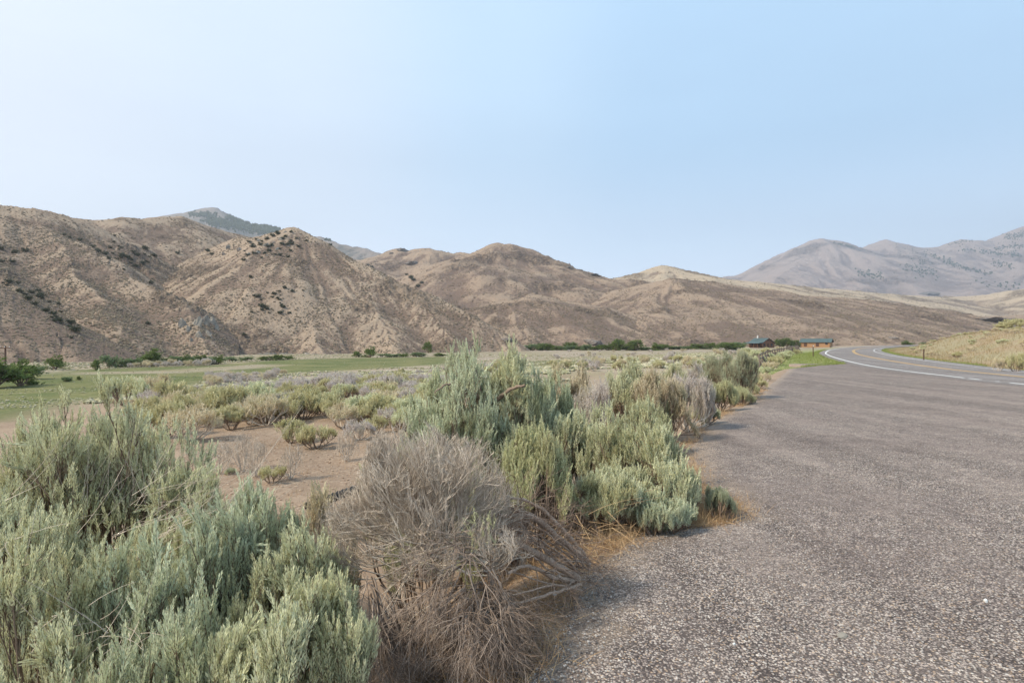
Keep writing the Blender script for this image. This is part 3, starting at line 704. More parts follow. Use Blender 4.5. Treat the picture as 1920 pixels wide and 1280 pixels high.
def plant_mesh(seed, width, height, levels, limbs, nl, slen, leafmat, barkmat, lean=(0, 0), leaf=.16, wid=.26, spread=.55, sup=.65, fan=1.0, per_tip=2, inner=.5,
               twig=True, dead_tips=0.0, top_flat=1.0, sp_w=1.0):
    """returns (branches mesh, foliage mesh); sized to width x width x height (m)"""
    g = np.random.default_rng(seed)
    a = np.arange(limbs) / limbs * 2 * np.pi + g.uniform(-.4, .4, limbs)
    el = g.uniform(.35, 1.25, limbs) if fan > .5 else g.uniform(.9, 1.4, limbs)
    D0 = np.stack([np.cos(a) * np.cos(el), np.sin(a) * np.cos(el), np.sin(el)], -1)
    P0 = np.stack([np.cos(a), np.sin(a), np.zeros(limbs)], -1) * .04
    ch, last = grow(g, P0, D0, levels)
    allp = np.concatenate([c[0].reshape(-1, 3) for c in ch])
    sx = np.percentile(np.hypot(allp[:, 0], allp[:, 1]), 97); sz = np.percentile(allp[:, 2], 98.5)
    S = np.array([width / 2 / sx, width / 2 / sx, max(height - slen * .75, height * .5) / sz * top_flat])
    ch = [(c * S + np.stack([c[..., 2] * S[2] * lean[0], c[..., 2] * S[2] * lean[1], c[..., 2] * 0], -1), r) for c, r in ch]
    env = np.array([width / 2, width / 2, max(height - slen * .7, height * .5)])
    def dome(c):
        q = c / env; rad = np.sqrt((q[..., 0] ** 2 + q[..., 1] ** 2) + np.clip(q[..., 2], 0, 9) ** 2) + 1e-6
        a_ = np.arctan2(q[..., 1], q[..., 0]); lim = 1 + .16 * np.sin(a_ * 3 + seed) * np.sin(q[..., 2] * 5 + seed * 1.7)
        rn = rad / lim; f = np.where(rn > .78, (.78 + .24 * np.tanh((rn - .78) / .4)) / rn, 1.0)
        return c * f[..., None]
    ch = [(dome(c), r) for c, r in ch]
    ch = [(np.concatenate([c[..., :2], np.maximum(c[..., 2:], .03)], -1), r) for c, r in ch]
    last = ch[-1][0]; tips = last[:, -1]; td = unit(last[:, -1] - last[:, -3])
    mid = last[:, 2]; mask = g.uniform(0, 1, len(mid)) < inner
    P = np.concatenate([np.repeat(tips, per_tip, 0), mid[mask]]); D = np.concatenate([np.repeat(td, per_tip, 0), td[mask]])
    P = P + g.normal(0, .012, P.shape) * (slen / .2)
    D = unit(D * .7 + np.array([0, 0, sup]) + g.normal(0, .16, D.shape))
    keep = g.uniform(0, 1, len(P)) >= dead_tips; P, D = P[keep], D[keep]
    L = slen * g.uniform(.55, 1.25, len(P))
    P = P - D * (L * .25)[:, None]
    # stem of every shoot
    chunks = [c for c in ch]; ks = [6, 5, 4, 3, 3, 3][:len(ch)]
    if twig:
        stem = P[:, None] + D[:, None] * (L[:, None] * np.array([0, .5, .95]))[..., None]
        chunks.append((stem, np.array([[.0022, .0016, .0006]]) * np.ones((len(P), 1)) * (slen / .2))); ks.append(3)
    Vb, Fb, Ab = cat_tubes(chunks, ks)
    br = make_mesh('branches', Vb, Fb, M[barkmat], {'var': Ab}, True)
    if leafmat is None: return br, None
    V, F, A = foliage(g, P, D, L, nl, leaf, wid, spread, width=sp_w)
    fo = make_mesh('foliage', V, F, M[leafmat], {'var': A})
    return br, fo
def plant(name, meshes, loc, rz, label, cat, group=None, s=1.0, names=('branches', 'foliage')):
    o = empty(name, loc, rz); o.scale = (s, s, s) if not isinstance(s, tuple) else s
    for n_, me in zip(names, meshes):
        if me is not None: link(n_, me, o)
    return tag(o, label, cat, group)
SAGE3 = lambda L=1.0, n=(4, 4, 4): [(1, .5 * L, .016, 0, .1, .12), (n[0], .32 * L, .008, .42, .35, .12), (n[1], .22 * L, .0045, .42, .45, .12), (n[2], .14 * L, .0028, .4, .6, .12)]

# ------------------------------------------------------------------ near sagebrush, each bush surveyed one by one
def near(px, wpx, top, Y, seed, leafmat, label, nl=46, slen=.19, limbs=9, n=(4, 4, 4), name='sagebrush', bark='twig_brown', drop=0, **k):
    x = (px - 960) / FX * Y; z0 = g1(x, Y) - drop; H = (CZ - (top - 640) / FX * Y - z0) * 1.03 + .05; Wd = wpx / FX * Y * 1.3
    br, fo = plant_mesh(seed, Wd, H, SAGE3(1, n), limbs, nl, slen, leafmat, bark, **k)
    return plant(name, (br, fo), (x, Y, z0 - .02), 0, label, 'shrub')
near(20, 420, 762, 4.3, 101, 'sage', 'tall pale green sagebrush at the far left edge of the photo', n=(5, 5, 5), limbs=10)
near(215, 380, 742, 4.5, 102, 'sage', 'tall pale sagebrush at left, its top reaching up to the green field', n=(5, 5, 5), limbs=11)
near(345, 260, 818, 4.0, 103, 'sage', 'pale sagebrush on the right shoulder of the big left clump', n=(5, 5, 4), limbs=9, lean=(.12, 0))
near(110, 330, 930, 2.75, 104, 'sage', 'sagebrush at lower left with bent yellowish stems at its foot', n=(5, 4, 4), limbs=9, slen=.17)
near(330, 300, 965, 2.8, 105, 'sage_blue', 'tall narrow shoots of sagebrush right of the lower left bush', n=(5, 4, 4), limbs=9, slen=.18, inner=.4)
near(395, 210, 885, 3.75, 112, 'sage', 'pale sagebrush filling the middle of the left clump', n=(5, 5, 4), limbs=9)
near(455, 250, 880, 3.3, 106, 'sage_blue', 'bluish sagebrush beside the gap of bare red soil', n=(5, 5, 4), limbs=9)
near(560, 260, 985, 2.95, 107, 'sage', 'sagebrush with slender tips just left of the dead bush', n=(5, 4, 4), limbs=9, slen=.19, inner=.45)
near(560, 330, 1075, 2.3, 108, 'sage', 'bright sagebrush shoots at the bottom edge left of the dead bush', n=(5, 4, 4), limbs=10, slen=.17)
near(300, 300, 1150, 2.15, 109, 'sage_blue', 'low bluish sagebrush at the bottom edge of the photo', n=(4, 4, 4), limbs=9, slen=.15)
near(60, 300, 1140, 2.15, 110, 'sage', 'low sagebrush in the bottom left corner', n=(4, 4, 4), limbs=8, slen=.15)
near(560, 190, 905, 4.6, 111, 'sage_tan', 'thin half dry brush between the bluish sagebrush and the dead bush', n=(4, 4, 4), limbs=8, dead_tips=.45, bark='twig_grey')
# tall sagebrush in the middle with its bare forked trunk
near(900, 225, 616, 6.5, 120, 'sage_blue', 'tallest sagebrush in the middle with bare forked branches under its crown', n=(4, 5, 5), limbs=8, slen=.22, fan=.4, inner=.7)
near(830, 190, 728, 6.3, 121, 'sage_blue', 'sagebrush at the left foot of the tallest bush', n=(5, 5, 4), limbs=9, slen=.21)
near(1005, 165, 678, 6.7, 122, 'sage_blue', 'upright sagebrush against the right side of the tallest bush', n=(5, 5, 4), limbs=8, slen=.21)
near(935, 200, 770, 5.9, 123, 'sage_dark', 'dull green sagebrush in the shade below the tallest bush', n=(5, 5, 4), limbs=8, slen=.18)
near(1010, 130, 785, 4.9, 124, 'sage_yellow', 'yellow green sagebrush behind the right end of the dead bush', n=(5, 5, 4), limbs=9, slen=.17)
near(800, 260, 790, 4.7, 125, 'sage_yellow', 'pale yellow green brush showing above the dead bush', n=(5, 5, 4), limbs=9, slen=.17)
near(1085, 130, 755, 6.3, 126, 'sage', 'bluish sagebrush between the tallest bush and the roadside bush', n=(5, 5, 4), limbs=8, slen=.19)
near(1155, 210, 748, 6.3, 127, 'sage', 'green sagebrush behind the roadside bush', n=(5, 5, 4), limbs=9, slen=.18)
near(1215, 180, 790, 5.6, 128, 'sage', 'rounded sagebrush at the edge of the pavement', n=(5, 5, 5), limbs=10, slen=.18)
near(1150, 170, 870, 5.2, 129, 'sage', 'lower sagebrush on the left side of the pavement bush', n=(5, 5, 4), limbs=9, slen=.15)
near(1240, 110, 925, 5.0, 130, 'sage_blue', 'low sagebrush spilling onto the chip seal', n=(4, 4, 4), limbs=8, slen=.12)
near(1346, 52, 912, 5.35, 131, 'sage_dark', 'small green tuft of sagebrush standing on the pavement edge', n=(4, 4, 3), limbs=7, slen=.09, nl=34)
near(962, 115, 632, 6.35, 132, 'sage', 'right hand lobe of the crown beside the tallest sagebrush', n=(5, 5, 4), limbs=8, slen=.21, fan=.4)
# row behind along the pavement edge
near(1080, 105, 672, 9.0, 140, 'sage_tan', 'tall straw coloured brush right of the tallest sagebrush', n=(5, 5, 4), limbs=9, nl=26, slen=.26)
near(1112, 90, 700, 8.3, 141, 'brush_grey', 'half dead brush with a purplish grey base', n=(5, 5, 4), limbs=9, nl=20, slen=.2, bark='twig_grey')
near(1185, 130, 672, 10.0, 142, 'sage', 'broad pale sagebrush in the row along the pavement', n=(5, 5, 4), limbs=9, nl=26, slen=.24)
near(1228, 120, 685, 9.6, 143, 'sage_tan', 'grey green sagebrush with a dark middle in the row', n=(5, 5, 4), limbs=9, nl=26, slen=.2)
near(1290, 90, 680, 10.8, 144, 'brush_grey', 'dry pinkish brush left of the large dark bush', n=(5, 5, 4), limbs=9, nl=20, slen=.22, bark='twig_grey')
near(1262, 60, 672, 13.0, 145, 'sage', 'small green topped brush behind the dry pinkish one', n=(5, 4, 4), limbs=8, nl=24, slen=.22)
near(1205, 100, 745, 8.5, 146, 'sage_yellow', 'low yellow green brush before the row', n=(5, 5, 4), limbs=8, nl=26, slen=.18)
near(1378, 112, 652, 16.6, 147, 'sage_dark', 'large dark round sagebrush near the end of the pavement', n=(5, 5, 5), limbs=11, nl=22, slen=.2)
near(1330, 60, 664, 17.5, 148, 'sage_dark', 'dark sagebrush at the left side of the large round one', n=(5, 5, 4), limbs=9, nl=20, slen=.2)
near(1352, 52, 712, 13.8, 149, 'sage_yellow', 'bright green sagebrush at the foot of the large dark one', n=(5, 5, 4), limbs=9, nl=24, slen=.2)
near(1385, 44, 722, 15.2, 150, 'sage_yellow', 'small bright shrub touching the pavement under the dark bush', n=(5, 5, 4), limbs=8, nl=22, slen=.16)
near(1324, 44, 758, 11.6, 151, 'sage', 'small pale sagebrush on the pavement edge with orange litter', n=(5, 4, 4), limbs=8, nl=28, slen=.15)
near(1412, 22, 718, 18.5, 152, 'sage_yellow', 'little round shrub beside the dark bush on the pavement side', n=(4, 4, 4), limbs=8, nl=20, slen=.12)

# bare forked trunk of the tall bush
def limb_paths(paths, k=8, seed=0):
    mb = MB(); g = np.random.default_rng(seed)
    for P, r0, r1 in paths:
        C = catmull(np.array(P, float), 7); C = C + g.normal(0, .004, C.shape)
        Rr = np.linspace(r0, r1, len(C)) * g.uniform(.85, 1.15, len(C))
        V, F = tubes(C[None], Rr[None], k); mb.add(V, F, g.uniform())
    return mb
tall = [o for o in COL.objects if o.get('label', '').startswith('tallest sagebrush')][0]
zt = tall.location.z; bx, by = tall.location.x, tall.location.y
def wp(px, py, Y): v = W3(px, py, Y); return (v[0] - bx, v[1] - by, v[2] - zt)
mb = limb_paths([([(0, 0, 0), wp(912, 800, 6.4), wp(905, 755, 6.35), wp(880, 735, 6.25), wp(855, 715, 6.15)], .045, .016),
                 ([(0.03, 0, 0), wp(915, 790, 6.4), wp(920, 765, 6.35), wp(938, 745, 6.2), wp(962, 728, 6.05), wp(985, 722, 5.95)], .045, .012),
                 ([wp(905, 756, 6.35), wp(893, 700, 6.4), wp(880, 670, 6.4)], .022, .008),
                 ([wp(855, 715, 6.15), wp(835, 722, 6.05), wp(815, 735, 6.0)], .014, .006)], 8, 3)
M['bark_dark'] = m_simple('dark_shredded_bark', (.13, .09, .065), (.32, .235, .18), 120, .95, .004, .8)
link('trunk', mb.mesh('trunk', M['bark_dark'], True), tall)

lc = [o for o in COL.objects if o.get('label', '').startswith('tall pale sagebrush at left')][0]
def stalks(parent, pts, n, seed, lean, L0, L1):
    g = np.random.default_rng(seed); base = np.array([W3(*pts[i]) for i in g.integers(0, len(pts), n)]) - np.array(parent.location) + g.normal(0, .10, (n, 3))
    D = unit(g.normal(0, .28, (n, 3)) + np.array(lean)); L = g.uniform(L0, L1, n)
    t_ = np.linspace(0, 1, 5); bend = g.normal(0, .05, (n, 1, 3)) * (t_ ** 2)[None, :, None]
    P = base[:, None] + (D * L[:, None])[:, None] * t_[None, :, None] + bend
    V, F = tubes(P, np.linspace(.0016, .0006, 5)[None] * np.ones((n, 1)), 3); A = np.repeat(g.uniform(.3, 1, n), 15)
    link('dead_stems', make_mesh('dead_stems', V, F, M['twig_grey'], {'var': A}, True), parent)
stalks(lc, [(150, 960, 4.2), (190, 930, 4.1), (230, 960, 4.0), (120, 900, 4.2), (60, 920, 4.2), (280, 900, 4.1)], 60, 5, (.35, 0, 1.0), .25, .6)
lc2 = [o for o in COL.objects if o.get('label', '').startswith('pale sagebrush on the right shoulder')][0]
stalks(lc2, [(300, 960, 3.6), (340, 930, 3.6), (270, 985, 3.5), (380, 960, 3.5), (230, 1000, 3.3), (420, 1000, 3.3)], 50, 6, (.9, -.1, .7), .3, .7)
lc3 = [o for o in COL.objects if o.get('label', '').startswith('sagebrush at lower left with bent')][0]
stalks(lc3, [(130, 1190, 2.45), (170, 1200, 2.4), (100, 1180, 2.5), (40, 1000, 2.6), (220, 1180, 2.4)], 50, 7, (.5, -.2, .35), .12, .35)

# ------------------------------------------------------------------ dead bush in the foreground
def dead_bush():
    g = np.random.default_rng(77)
    root = np.array([.36, 3.75, -.12])
    o = empty('dead_bush', root); tag(o, 'large grey dead bush of fine tangled twigs in the foreground', 'shrub')
    def L(p): return np.array(p) - root
    # thick shredded stems lying on the soil from the root at the pavement edge
    cs = [([W3(1085, 1085, 3.78), W3(1030, 1050, 3.62), W3(965, 1015, 3.5), W3(900, 985, 3.45)], .026, .013),
          ([W3(1100, 1050, 3.9), W3(1050, 1010, 3.75), W3(1000, 970, 3.65), W3(930, 965, 3.55)], .024, .010),
          ([W3(1075, 1090, 3.72), W3(1035, 1080, 3.6), W3(990, 1062, 3.45), W3(950, 1075, 3.35)], .019, .008),
          ([W3(1105, 1060, 3.95), W3(1080, 1020, 3.9), W3(1010, 950, 3.8), W3(950, 930, 3.7)], .018, .008),
          ([W3(1090, 1095, 3.7), W3(1040, 1110, 3.5), W3(960, 1130, 3.3), W3(860, 1120, 3.2)], .012, .005)]
    for k in range(12):
        a, b = cs[k % 5], cs[(k + 1) % 5]; f = g.uniform(.2, .8)
        cs.append(([p_ * f + q_ * (1 - f) + g.normal(0, .025, 3) for p_, q_ in zip(a[0], b[0])], g.uniform(.004, .010), .003))
    mb = limb_paths([([L(q) for q in c], a, b) for c, a, b in cs], 8, 5)
    link('stem', mb.mesh('stem', M['trunk'], True), o)
    # brown side twigs that leave the lying stems
    PS = np.concatenate([catmull(np.array([L(q) for q in c]), 6) for c, _, _ in cs[:8]]); PS = PS[g.integers(0, len(PS), 58)]
    DS = unit(g.normal(0, .6, PS.shape) + np.array([.3, -.45, .25]))
    ch, _ = grow(g, PS, DS, [(1, .2, .0032, 0, 0, .16), (4, .16, .0018, .5, 0, .2), (4, .12, .0012, .5, -.05, .2)])
    V, F, A = cat_tubes(ch, [4, 3, 3]); link('side_twigs', make_mesh('side_twigs', V, F, M['twig_dull'], {'var': A}, True), o)
    # pale fans of straight fine stems that leave the hub upwards and outwards
    hub = W3(812, 1030, 3.42)
    nl_ = 60; a = g.uniform(0, 2 * np.pi, nl_); el = g.uniform(-.25, 1.35, nl_)
    D = np.stack([np.cos(a) * np.cos(el), np.sin(a) * np.cos(el) * .8, np.sin(el)], -1)
    P0 = L(hub)[None] + D * .05 + g.normal(0, .05, (nl_, 3))
    lv = [(1, .40, .0075, 0, .08, .09), (4, .28, .0036, .26, .10, .09), (4, .22, .0022, .25, .12, .09), (5, .16, .0014, .26, .12, .09), (4, .11, .0010, .26, .12, .09)]
    ch, last = grow(g, P0, D, lv)
    al = np.concatenate([c[0].reshape(-1, 3) for c in ch]) - L(hub)
    sx = np.percentile(np.abs(al[:, 0]), 97); su = np.percentile(al[:, 2], 98.5)
    S = np.array([.58 / sx, .50 / sx, .74 / su])
    def fit(c):
        q = (c - L(hub)) * S
        q[..., 0] -= .16 * np.clip(q[..., 2], 0, 1)                 # leans to the left
        rad = np.sqrt((q[..., 0] / .62) ** 2 + (q[..., 1] / .58) ** 2 + (np.clip(q[..., 2], 0, 9) / .80) ** 2) + 1e-6
        lim = 1 + .10 * np.sin(np.arctan2(q[..., 2], q[..., 0]) * 7 + 1); rn = rad / lim
        q = q * np.where(rn > .85, (.85 + .22 * np.tanh((rn - .85) / .4)) / rn, 1.)[..., None]
        return q + L(hub)
    ch = [(fit(c), r * 1.1) for c, r in ch]
    V, F, A = cat_tubes(ch, [5, 4, 3, 3, 3])
    link('twigs', make_mesh('twigs', V, F, M['twig_grey'], {'var': A}, True), o)
    # clusters of brown twigs, shade of the hollow put into their bark, that hang and sweep down in front, each fanning from its own knot
    nk = 13; kn = L(W3(830, 1100, 3.15))[None] + np.stack([g.uniform(-.36, .30, nk), g.uniform(-.25, .12, nk), g.uniform(-.16, .24, nk)], -1)
    k_ = g.integers(0, nk, 84); kd = unit(np.stack([g.uniform(-.8, .8, nk), g.uniform(-.9, -.1, nk), g.uniform(-1.0, .1, nk)], -1))
    P0 = kn[k_] + g.normal(0, .02, (84, 3)); D = unit(kd[k_] + g.normal(0, .35, (84, 3)))
    lv = [(1, .24, .0038, 0, -.25, .14), (4, .17, .0022, .35, -.25, .14), (5, .13, .0014, .38, -.2, .15), (4, .09, .0010, .4, 0, .15)]
    ch, last = grow(g, P0, D, lv)
    ch = [(np.concatenate([c[..., :2], np.maximum(c[..., 2:], -.22 + .03 * g.uniform(0, 1, c[..., 2:].shape))], -1), r * 1.15) for c, r in ch]
    V, F, A = cat_tubes(ch, [5, 4, 3, 3])
    tag(link('hanging_twigs', make_mesh('hanging_twigs', V, F, M['twig_mid'], {'var': A}, True), o), 'brown twigs, darkened for shade, sweeping down to the soil')
    # a few live shoots
    P = np.array([L(W3(905 + g.uniform(-22, 22), 1010 + g.uniform(-35, 30), 3.05)) for _ in range(34)])
    D = unit(np.array([0, -.1, 1]) + g.normal(0, .3, (34, 3)))
    V, F, A = foliage(g, P, D, g.uniform(.05, .1, 34), 30)
    link('foliage', make_mesh('foliage', V, F, M['sage_yellow'], {'var': A}), o)
dead_bush()
# smaller dead brush right of it and by the pavement
def dead_small(px, wpx, top, Y, seed, label, lift=0., bark='twig_grey'):
    x = (px - 960) / FX * Y; z0 = g1(x, Y); H = CZ - (top - 640) / FX * Y - z0
    br, _ = plant_mesh(seed, wpx / FX * Y, H, [(1, .4, .010, 0, .1, .14), (4, .26, .005, .5, .1, .16), (5, .2, .003, .5, .1, .16), (4, .13, .0018, .5, .1, .16)], 9, 4, .02, None, bark, twig=False)
    return plant('dead_bush', (br,), (x, Y, z0 - .02), 0, label, 'shrub', names=('twigs',))
dead_small(1055, 140, 925, 5.0, 201, 'brown dead brush tangled right of the large dead bush', bark='twig_brown')
dead_small(620, 170, 890, 4.1, 202, 'low grey dead brush against the left side of the large dead bush')
dead_small(890, 200, 1120, 3.0, 203, 'flattened brown twigs at the foot of the large dead bush', bark='twig_brown')
dead_small(1085, 120, 865, 5.4, 204, 'grey dead twigs left of the pavement bush')
dead_small(455, 75, 795, 13.5, 205, 'bleached silver dead bush on the bare soil')
dead_small(410, 70, 815, 13.2, 206, 'flattened silver dead branches on the bare soil')
dead_small(545, 60, 822, 12.2, 211, 'short grey dead twigs low on the bare soil')
dead_small(480, 55, 812, 12.6, 212, 'silvery dead brush behind the little twisted shrub')
dead_small(650, 50, 795, 14.5, 207, 'small dry grey bush at the right end of the soil gap')
dead_small(300, 130, 1010, 3.2, 208, 'brown dead twigs inside the big left clump', bark='twig_brown')
dead_small(170, 170, 800, 5.0, 209, 'long pale dead stems standing in the tall left sagebrush')
dead_small(400, 260, 1130, 2.6, 210, 'dark dead twigs under the lower sagebrush', bark='twig_brown')

# ------------------------------------------------------------------ field shrubs: prototypes and copies
PRO = {}
def proto(kind, seed, leafmat, bark, n, nl, **k):
    br, fo = plant_mesh(seed, 1.0, .8, [(1, .42, .014, 0, .15, .12), (n[0], .26, .007, .42, .4, .12), (n[1], .17, .004, .42, .5, .12)], 8, nl, .17, leafmat, bark, wid=.34, leaf=.24, inner=.5, **k)
    PRO.setdefault(kind, []).append((br, fo))
for s in range(4): proto('yellowish', 300 + s, 'rabbit', 'twig_brown', (5, 6), 18, per_tip=2, twig=False)
for s in range(3): proto('green', 310 + s, 'sage', 'twig_brown', (5, 6), 18, per_tip=2, twig=False)
for s in range(2): proto('tan', 320 + s, 'sage_tan', 'twig_grey', (5, 6), 16, per_tip=2, twig=False)
for s in range(3): proto('grey', 330 + s, 'brush_grey', 'twig_grey', (5, 6), 16, per_tip=2, twig=False)
def field(px, Y, w_, h_, kind, label, group, seed=None, name='sagebrush'):
    x = (px - 960) / FX * Y; z = g1(x, Y); pr = PRO[kind]; i = rgf.randrange(len(pr))
    w_ *= 1.25; h_ *= 1.12
    s = (w_, w_ * rgf.uniform(.85, 1.1), h_ / .8)
    return plant(name, pr[i], (x, Y, z - .03), rgf.uniform(0, 6.28), label, 'shrub', group, s)
rgf = random.Random(8)
# the nearest ones, surveyed one by one
one = [(305, 815, 95, 'yellowish', 'broad olive bush just above the top of the left clump'), (362, 822, 92, 'tan', 'brown and olive bush against the left clump top'),
       (425, 785, 95, 'yellowish', 'large olive bush behind the silver dead wood'), (475, 772, 80, 'green', 'grey green bush farther behind the silver dead wood'),
       (640, 800, 60, 'tan', 'dry bush between the fan shaped bush and the tall sagebrush'), (675, 822, 52, 'grey', 'small dry grey bush on the soil near the pale brush'), (570, 785, 80, 'yellowish', 'wide olive bush right behind the pair of bushes'),
       (350, 790, 85, 'tan', 'dry brown topped bush left of the silver dead wood'), (393, 778, 70, 'yellowish', 'dark centred bush behind the silver dead wood'),
       (330, 770, 80, 'yellowish', 'rounded olive bush just above the tall left sagebrush'), (432, 800, 60, 'yellowish', 'small yellow bush beside the silver dead wood'),
       (548, 826, 62, 'yellowish', 'dense olive bush, left one of the pair on the soil'), (592, 836, 66, 'yellowish', 'spreading fan shaped bush, right one of the pair on the soil'),
       (500, 795, 78, 'tan', 'tan brush with a shadowed base behind the pair of bushes'), (612, 770, 50, 'green', 'upright bush with a dark stem behind the pair of bushes'),
       (660, 790, 50, 'green', 'low green bush left of the brown tuft'), (725, 790, 70, 'yellowish', 'round bush with a dark trunk left of the tall sagebrush'),
       (705, 810, 50, 'yellowish', 'leaning olive bush near the tall sagebrush'), (765, 805, 60, 'green', 'greenish bush right behind the pale brush'),
       (240, 765, 75, 'green', 'green bush rising behind the left clump'), (285, 752, 70, 'tan', 'tan bush along the soil strip at left'),
       (510, 905, 46, 'yellowish', 'little twisted shrub on the bare soil before the left clump'), (432, 880, 20, 'green', 'tiny pale green seedling on the bare soil')]
for px, base, wpx, kd, lb in one:
    Yb = gy(px, base); ww = wpx / FX * Yb
    field(px, Yb, ww * 1.05, ww * rgf.uniform(.72, .85), kd, lb, None)
# scatter: sage flat in rows
def scatter(n, poly, kinds, sz, label, group, seed, mind=.55, name='sagebrush'):
    g = random.Random(seed); P = ground_poly(poly); xs = [p[0] for p in P]; ysx = [p[1] for p in P]; done = []; tries = 0
    PA = P
    while len(done) < n and tries < 40000:
        tries += 1
        # even by picture area, as the survey was made; converted to the ground spot
        px = g.uniform(min(q[0] for q in poly), max(q[0] for q in poly)); py = g.uniform(min(q[1] for q in poly), max(q[1] for q in poly))
        if not inpoly(np.array([px]), np.array([py]), poly)[0]: continue
        Yb = gy(px, py); x = (px - 960) / FX * Yb
        if any((x - a) ** 2 + ((Yb - b)) ** 2 < (mind * sz[1]) ** 2 for a, b in done): continue
        done.append((x, Yb)); w_ = g.uniform(*sz)
        field(px, Yb, w_, w_ * g.uniform(.55, .85), g.choice(kinds), label, group, name=name)
    return done
scatter(95, [(215, 775), (330, 752), (520, 742), (830, 745), (830, 800), (700, 800), (600, 782), (450, 800), (330, 800)], ['yellowish', 'yellowish', 'green', 'tan', 'grey'], (.95, 1.6),
        'olive and tan sage bush crowded in the near belt beyond the bare soil', 'sage bushes in the belt beyond the bare soil', 41, .36)
scatter(110, [(420, 750), (560, 728), (640, 716), (850, 712), (850, 745), (700, 745), (520, 752)], ['grey', 'grey', 'yellowish', 'green'], (1.0, 1.7),
        'silvery grey brush in the dense belt left of the tall sagebrush', 'silvery brush in the dense middle belt', 42, .34, 'rabbitbrush')
scatter(46, [(360, 722), (400, 712), (545, 698), (548, 706), (520, 715), (400, 724)], ['grey', 'grey', 'tan'], (1.0, 1.9),
        'pale grey brush in the long row along the field edge', 'pale brush row along the field edge', 43, .4, 'rabbitbrush')
scatter(16, [(180, 752), (400, 722), (560, 712), (640, 704), (640, 716), (420, 745), (200, 765)], ['grey', 'tan'], (.6, 1.2),
        'single dry tuft on the brown soil strip beside the green field', 'dry tufts on the soil strip', 44, 1, 'rabbitbrush')
scatter(46, [(700, 704), (840, 696), (1000, 682), (1300, 672), (1340, 690), (1000, 700), (850, 712), (720, 712)], ['grey', 'tan', 'yellowish'], (.9, 1.7),
        'pale brush on the flat behind the tall roadside bushes', 'pale brush on the flat behind the roadside bushes', 45, .6, 'rabbitbrush')
scatter(34, [(990, 662), (1400, 654), (1400, 668), (1000, 674)], ['grey', 'tan'], (1.0, 2.2),
        'faint pale brush on the far flat before the willows', 'faint brush on the far flat', 46, 1, 'rabbitbrush')
scatter(24, [(240, 688), (400, 682), (400, 686), (240, 690)], ['grey', 'tan'], (1.2, 2.4),
        'pale brush along the far edge of the green field', 'pale brush along the far field edge', 47, .7, 'rabbitbrush')
for i, (px, py, w_, kd) in enumerate([(1430, 706, 1.2, 'green'), (1445, 694, 1.4, 'tan'), (1455, 686, 1.6, 'yellowish'), (1440, 678, 1.7, 'green'), (1425, 684, 1.5, 'green'), (1468, 676, 1.7, 'green'), (1452, 668, 1.8, 'tan'),
                                      (1478, 668, 1.6, 'green'), (1415, 672, 2, 'green'), (1436, 665, 2, 'yellowish'), (1400, 668, 2.2, 'green'), (1462, 660, 2, 'tan'), (1483, 660, 2, 'yellowish'), (1495, 664, 1.5, 'yellowish'),
                                      (1310, 690, 1.4, 'green'), (1430, 718, .8, 'tan'), (1422, 730, .7, 'yellowish')]):
    field(px, gy(px, py), w_, w_ * .65, kd, 'roadside brush scattered around the wooden fence', 'brush around the wooden fence')

# brush on the right hand slope
scatter_pts = []
g = random.Random(12)
for i in range(90):
    Yb = g.uniform(30, 130); px = g.uniform(1700, 1935); x = (px - 960) / FX * Yb
    d_, s_, _, _ = seg_dist(np.array([x]), np.array([Yb]), RE)
    if -d_[0] * s_[0] < 4: continue
    w_ = g.uniform(.5, 1.2); field(px, Yb, w_, w_ * .6, g.choice(['yellowish', 'tan', 'tan', 'green']), 'small dry bush on the yellow slope right of the road', 'bushes on the yellow slope')
for px, Yb, w_, h_, kd, lb in [(1905, 34, 1.0, 1.2, 'yellowish', 'tall yellow green bush at the right edge beside the road'), (1872, 34.5, .7, .9, 'tan', 'dry bush left of the tall yellow green roadside bush'),
                               (1900, 92, 4, 1.8, 'yellowish', 'wide olive bush high on the right slope'), (1880, 92, 3, 1.2, 'yellowish', 'lower olive bush high on the right slope')]:
    field(px, Yb, w_, h_, kd, lb, None)

# ------------------------------------------------------------------ trees and willows along the foot of the hills
TP = []
def tree_proto(seed, leafmat, w_=1.0, h_=1.0, nl=14):
    g = np.random.default_rng(seed)
    ch, last = grow(g, np.zeros((7, 3)) + g.normal(0, .02, (7, 3)), unit(np.stack([np.cos(np.arange(7) * .9), np.sin(np.arange(7) * .9), g.uniform(.6, 2.2, 7)], -1)),
                    [(1, .45, .03, 0, .2, .14), (4, .26, .012, .5, .15, .16), (5, .16, .006, .6, .1, .2)])
    al = np.concatenate([c[0].reshape(-1, 3) for c in ch]); s1 = np.percentile(np.hypot(al[:, 0], al[:, 1]), 95); s2 = np.percentile(al[:, 2], 98)
    S = np.array([.45 / s1, .45 / s1, .9 / s2]); ch = [(c * S, r) for c, r in ch]
    V, F, A = cat_tubes(ch, [6, 4, 3]); tr = make_mesh('trunk', V, F, M['twig_brown'], {'var': A}, True)
    last = ch[-1][0]; P = np.concatenate([last[:, -1], last[:, 2], last[:, -1]]); P = P + g.normal(0, .035, P.shape)
    P = np.concatenate([P, P + g.normal(0, .05, P.shape)]); P[:, 2] = np.maximum(P[:, 2], .05)
    D = unit(g.normal(0, .8, P.shape) + np.array([0, 0, .6]))
    V, F, A = foliage(g, P, D, g.uniform(.07, .15, len(P)), nl, leaf=.4, wid=.6, spread=1.1)
    return tr, make_mesh('crown', V, F, M[leafmat], {'var': A})
GT = [tree_proto(400 + i, 'green') for i in range(3)]; GG = [tree_proto(410 + i, 'green_grey') for i in range(2)]
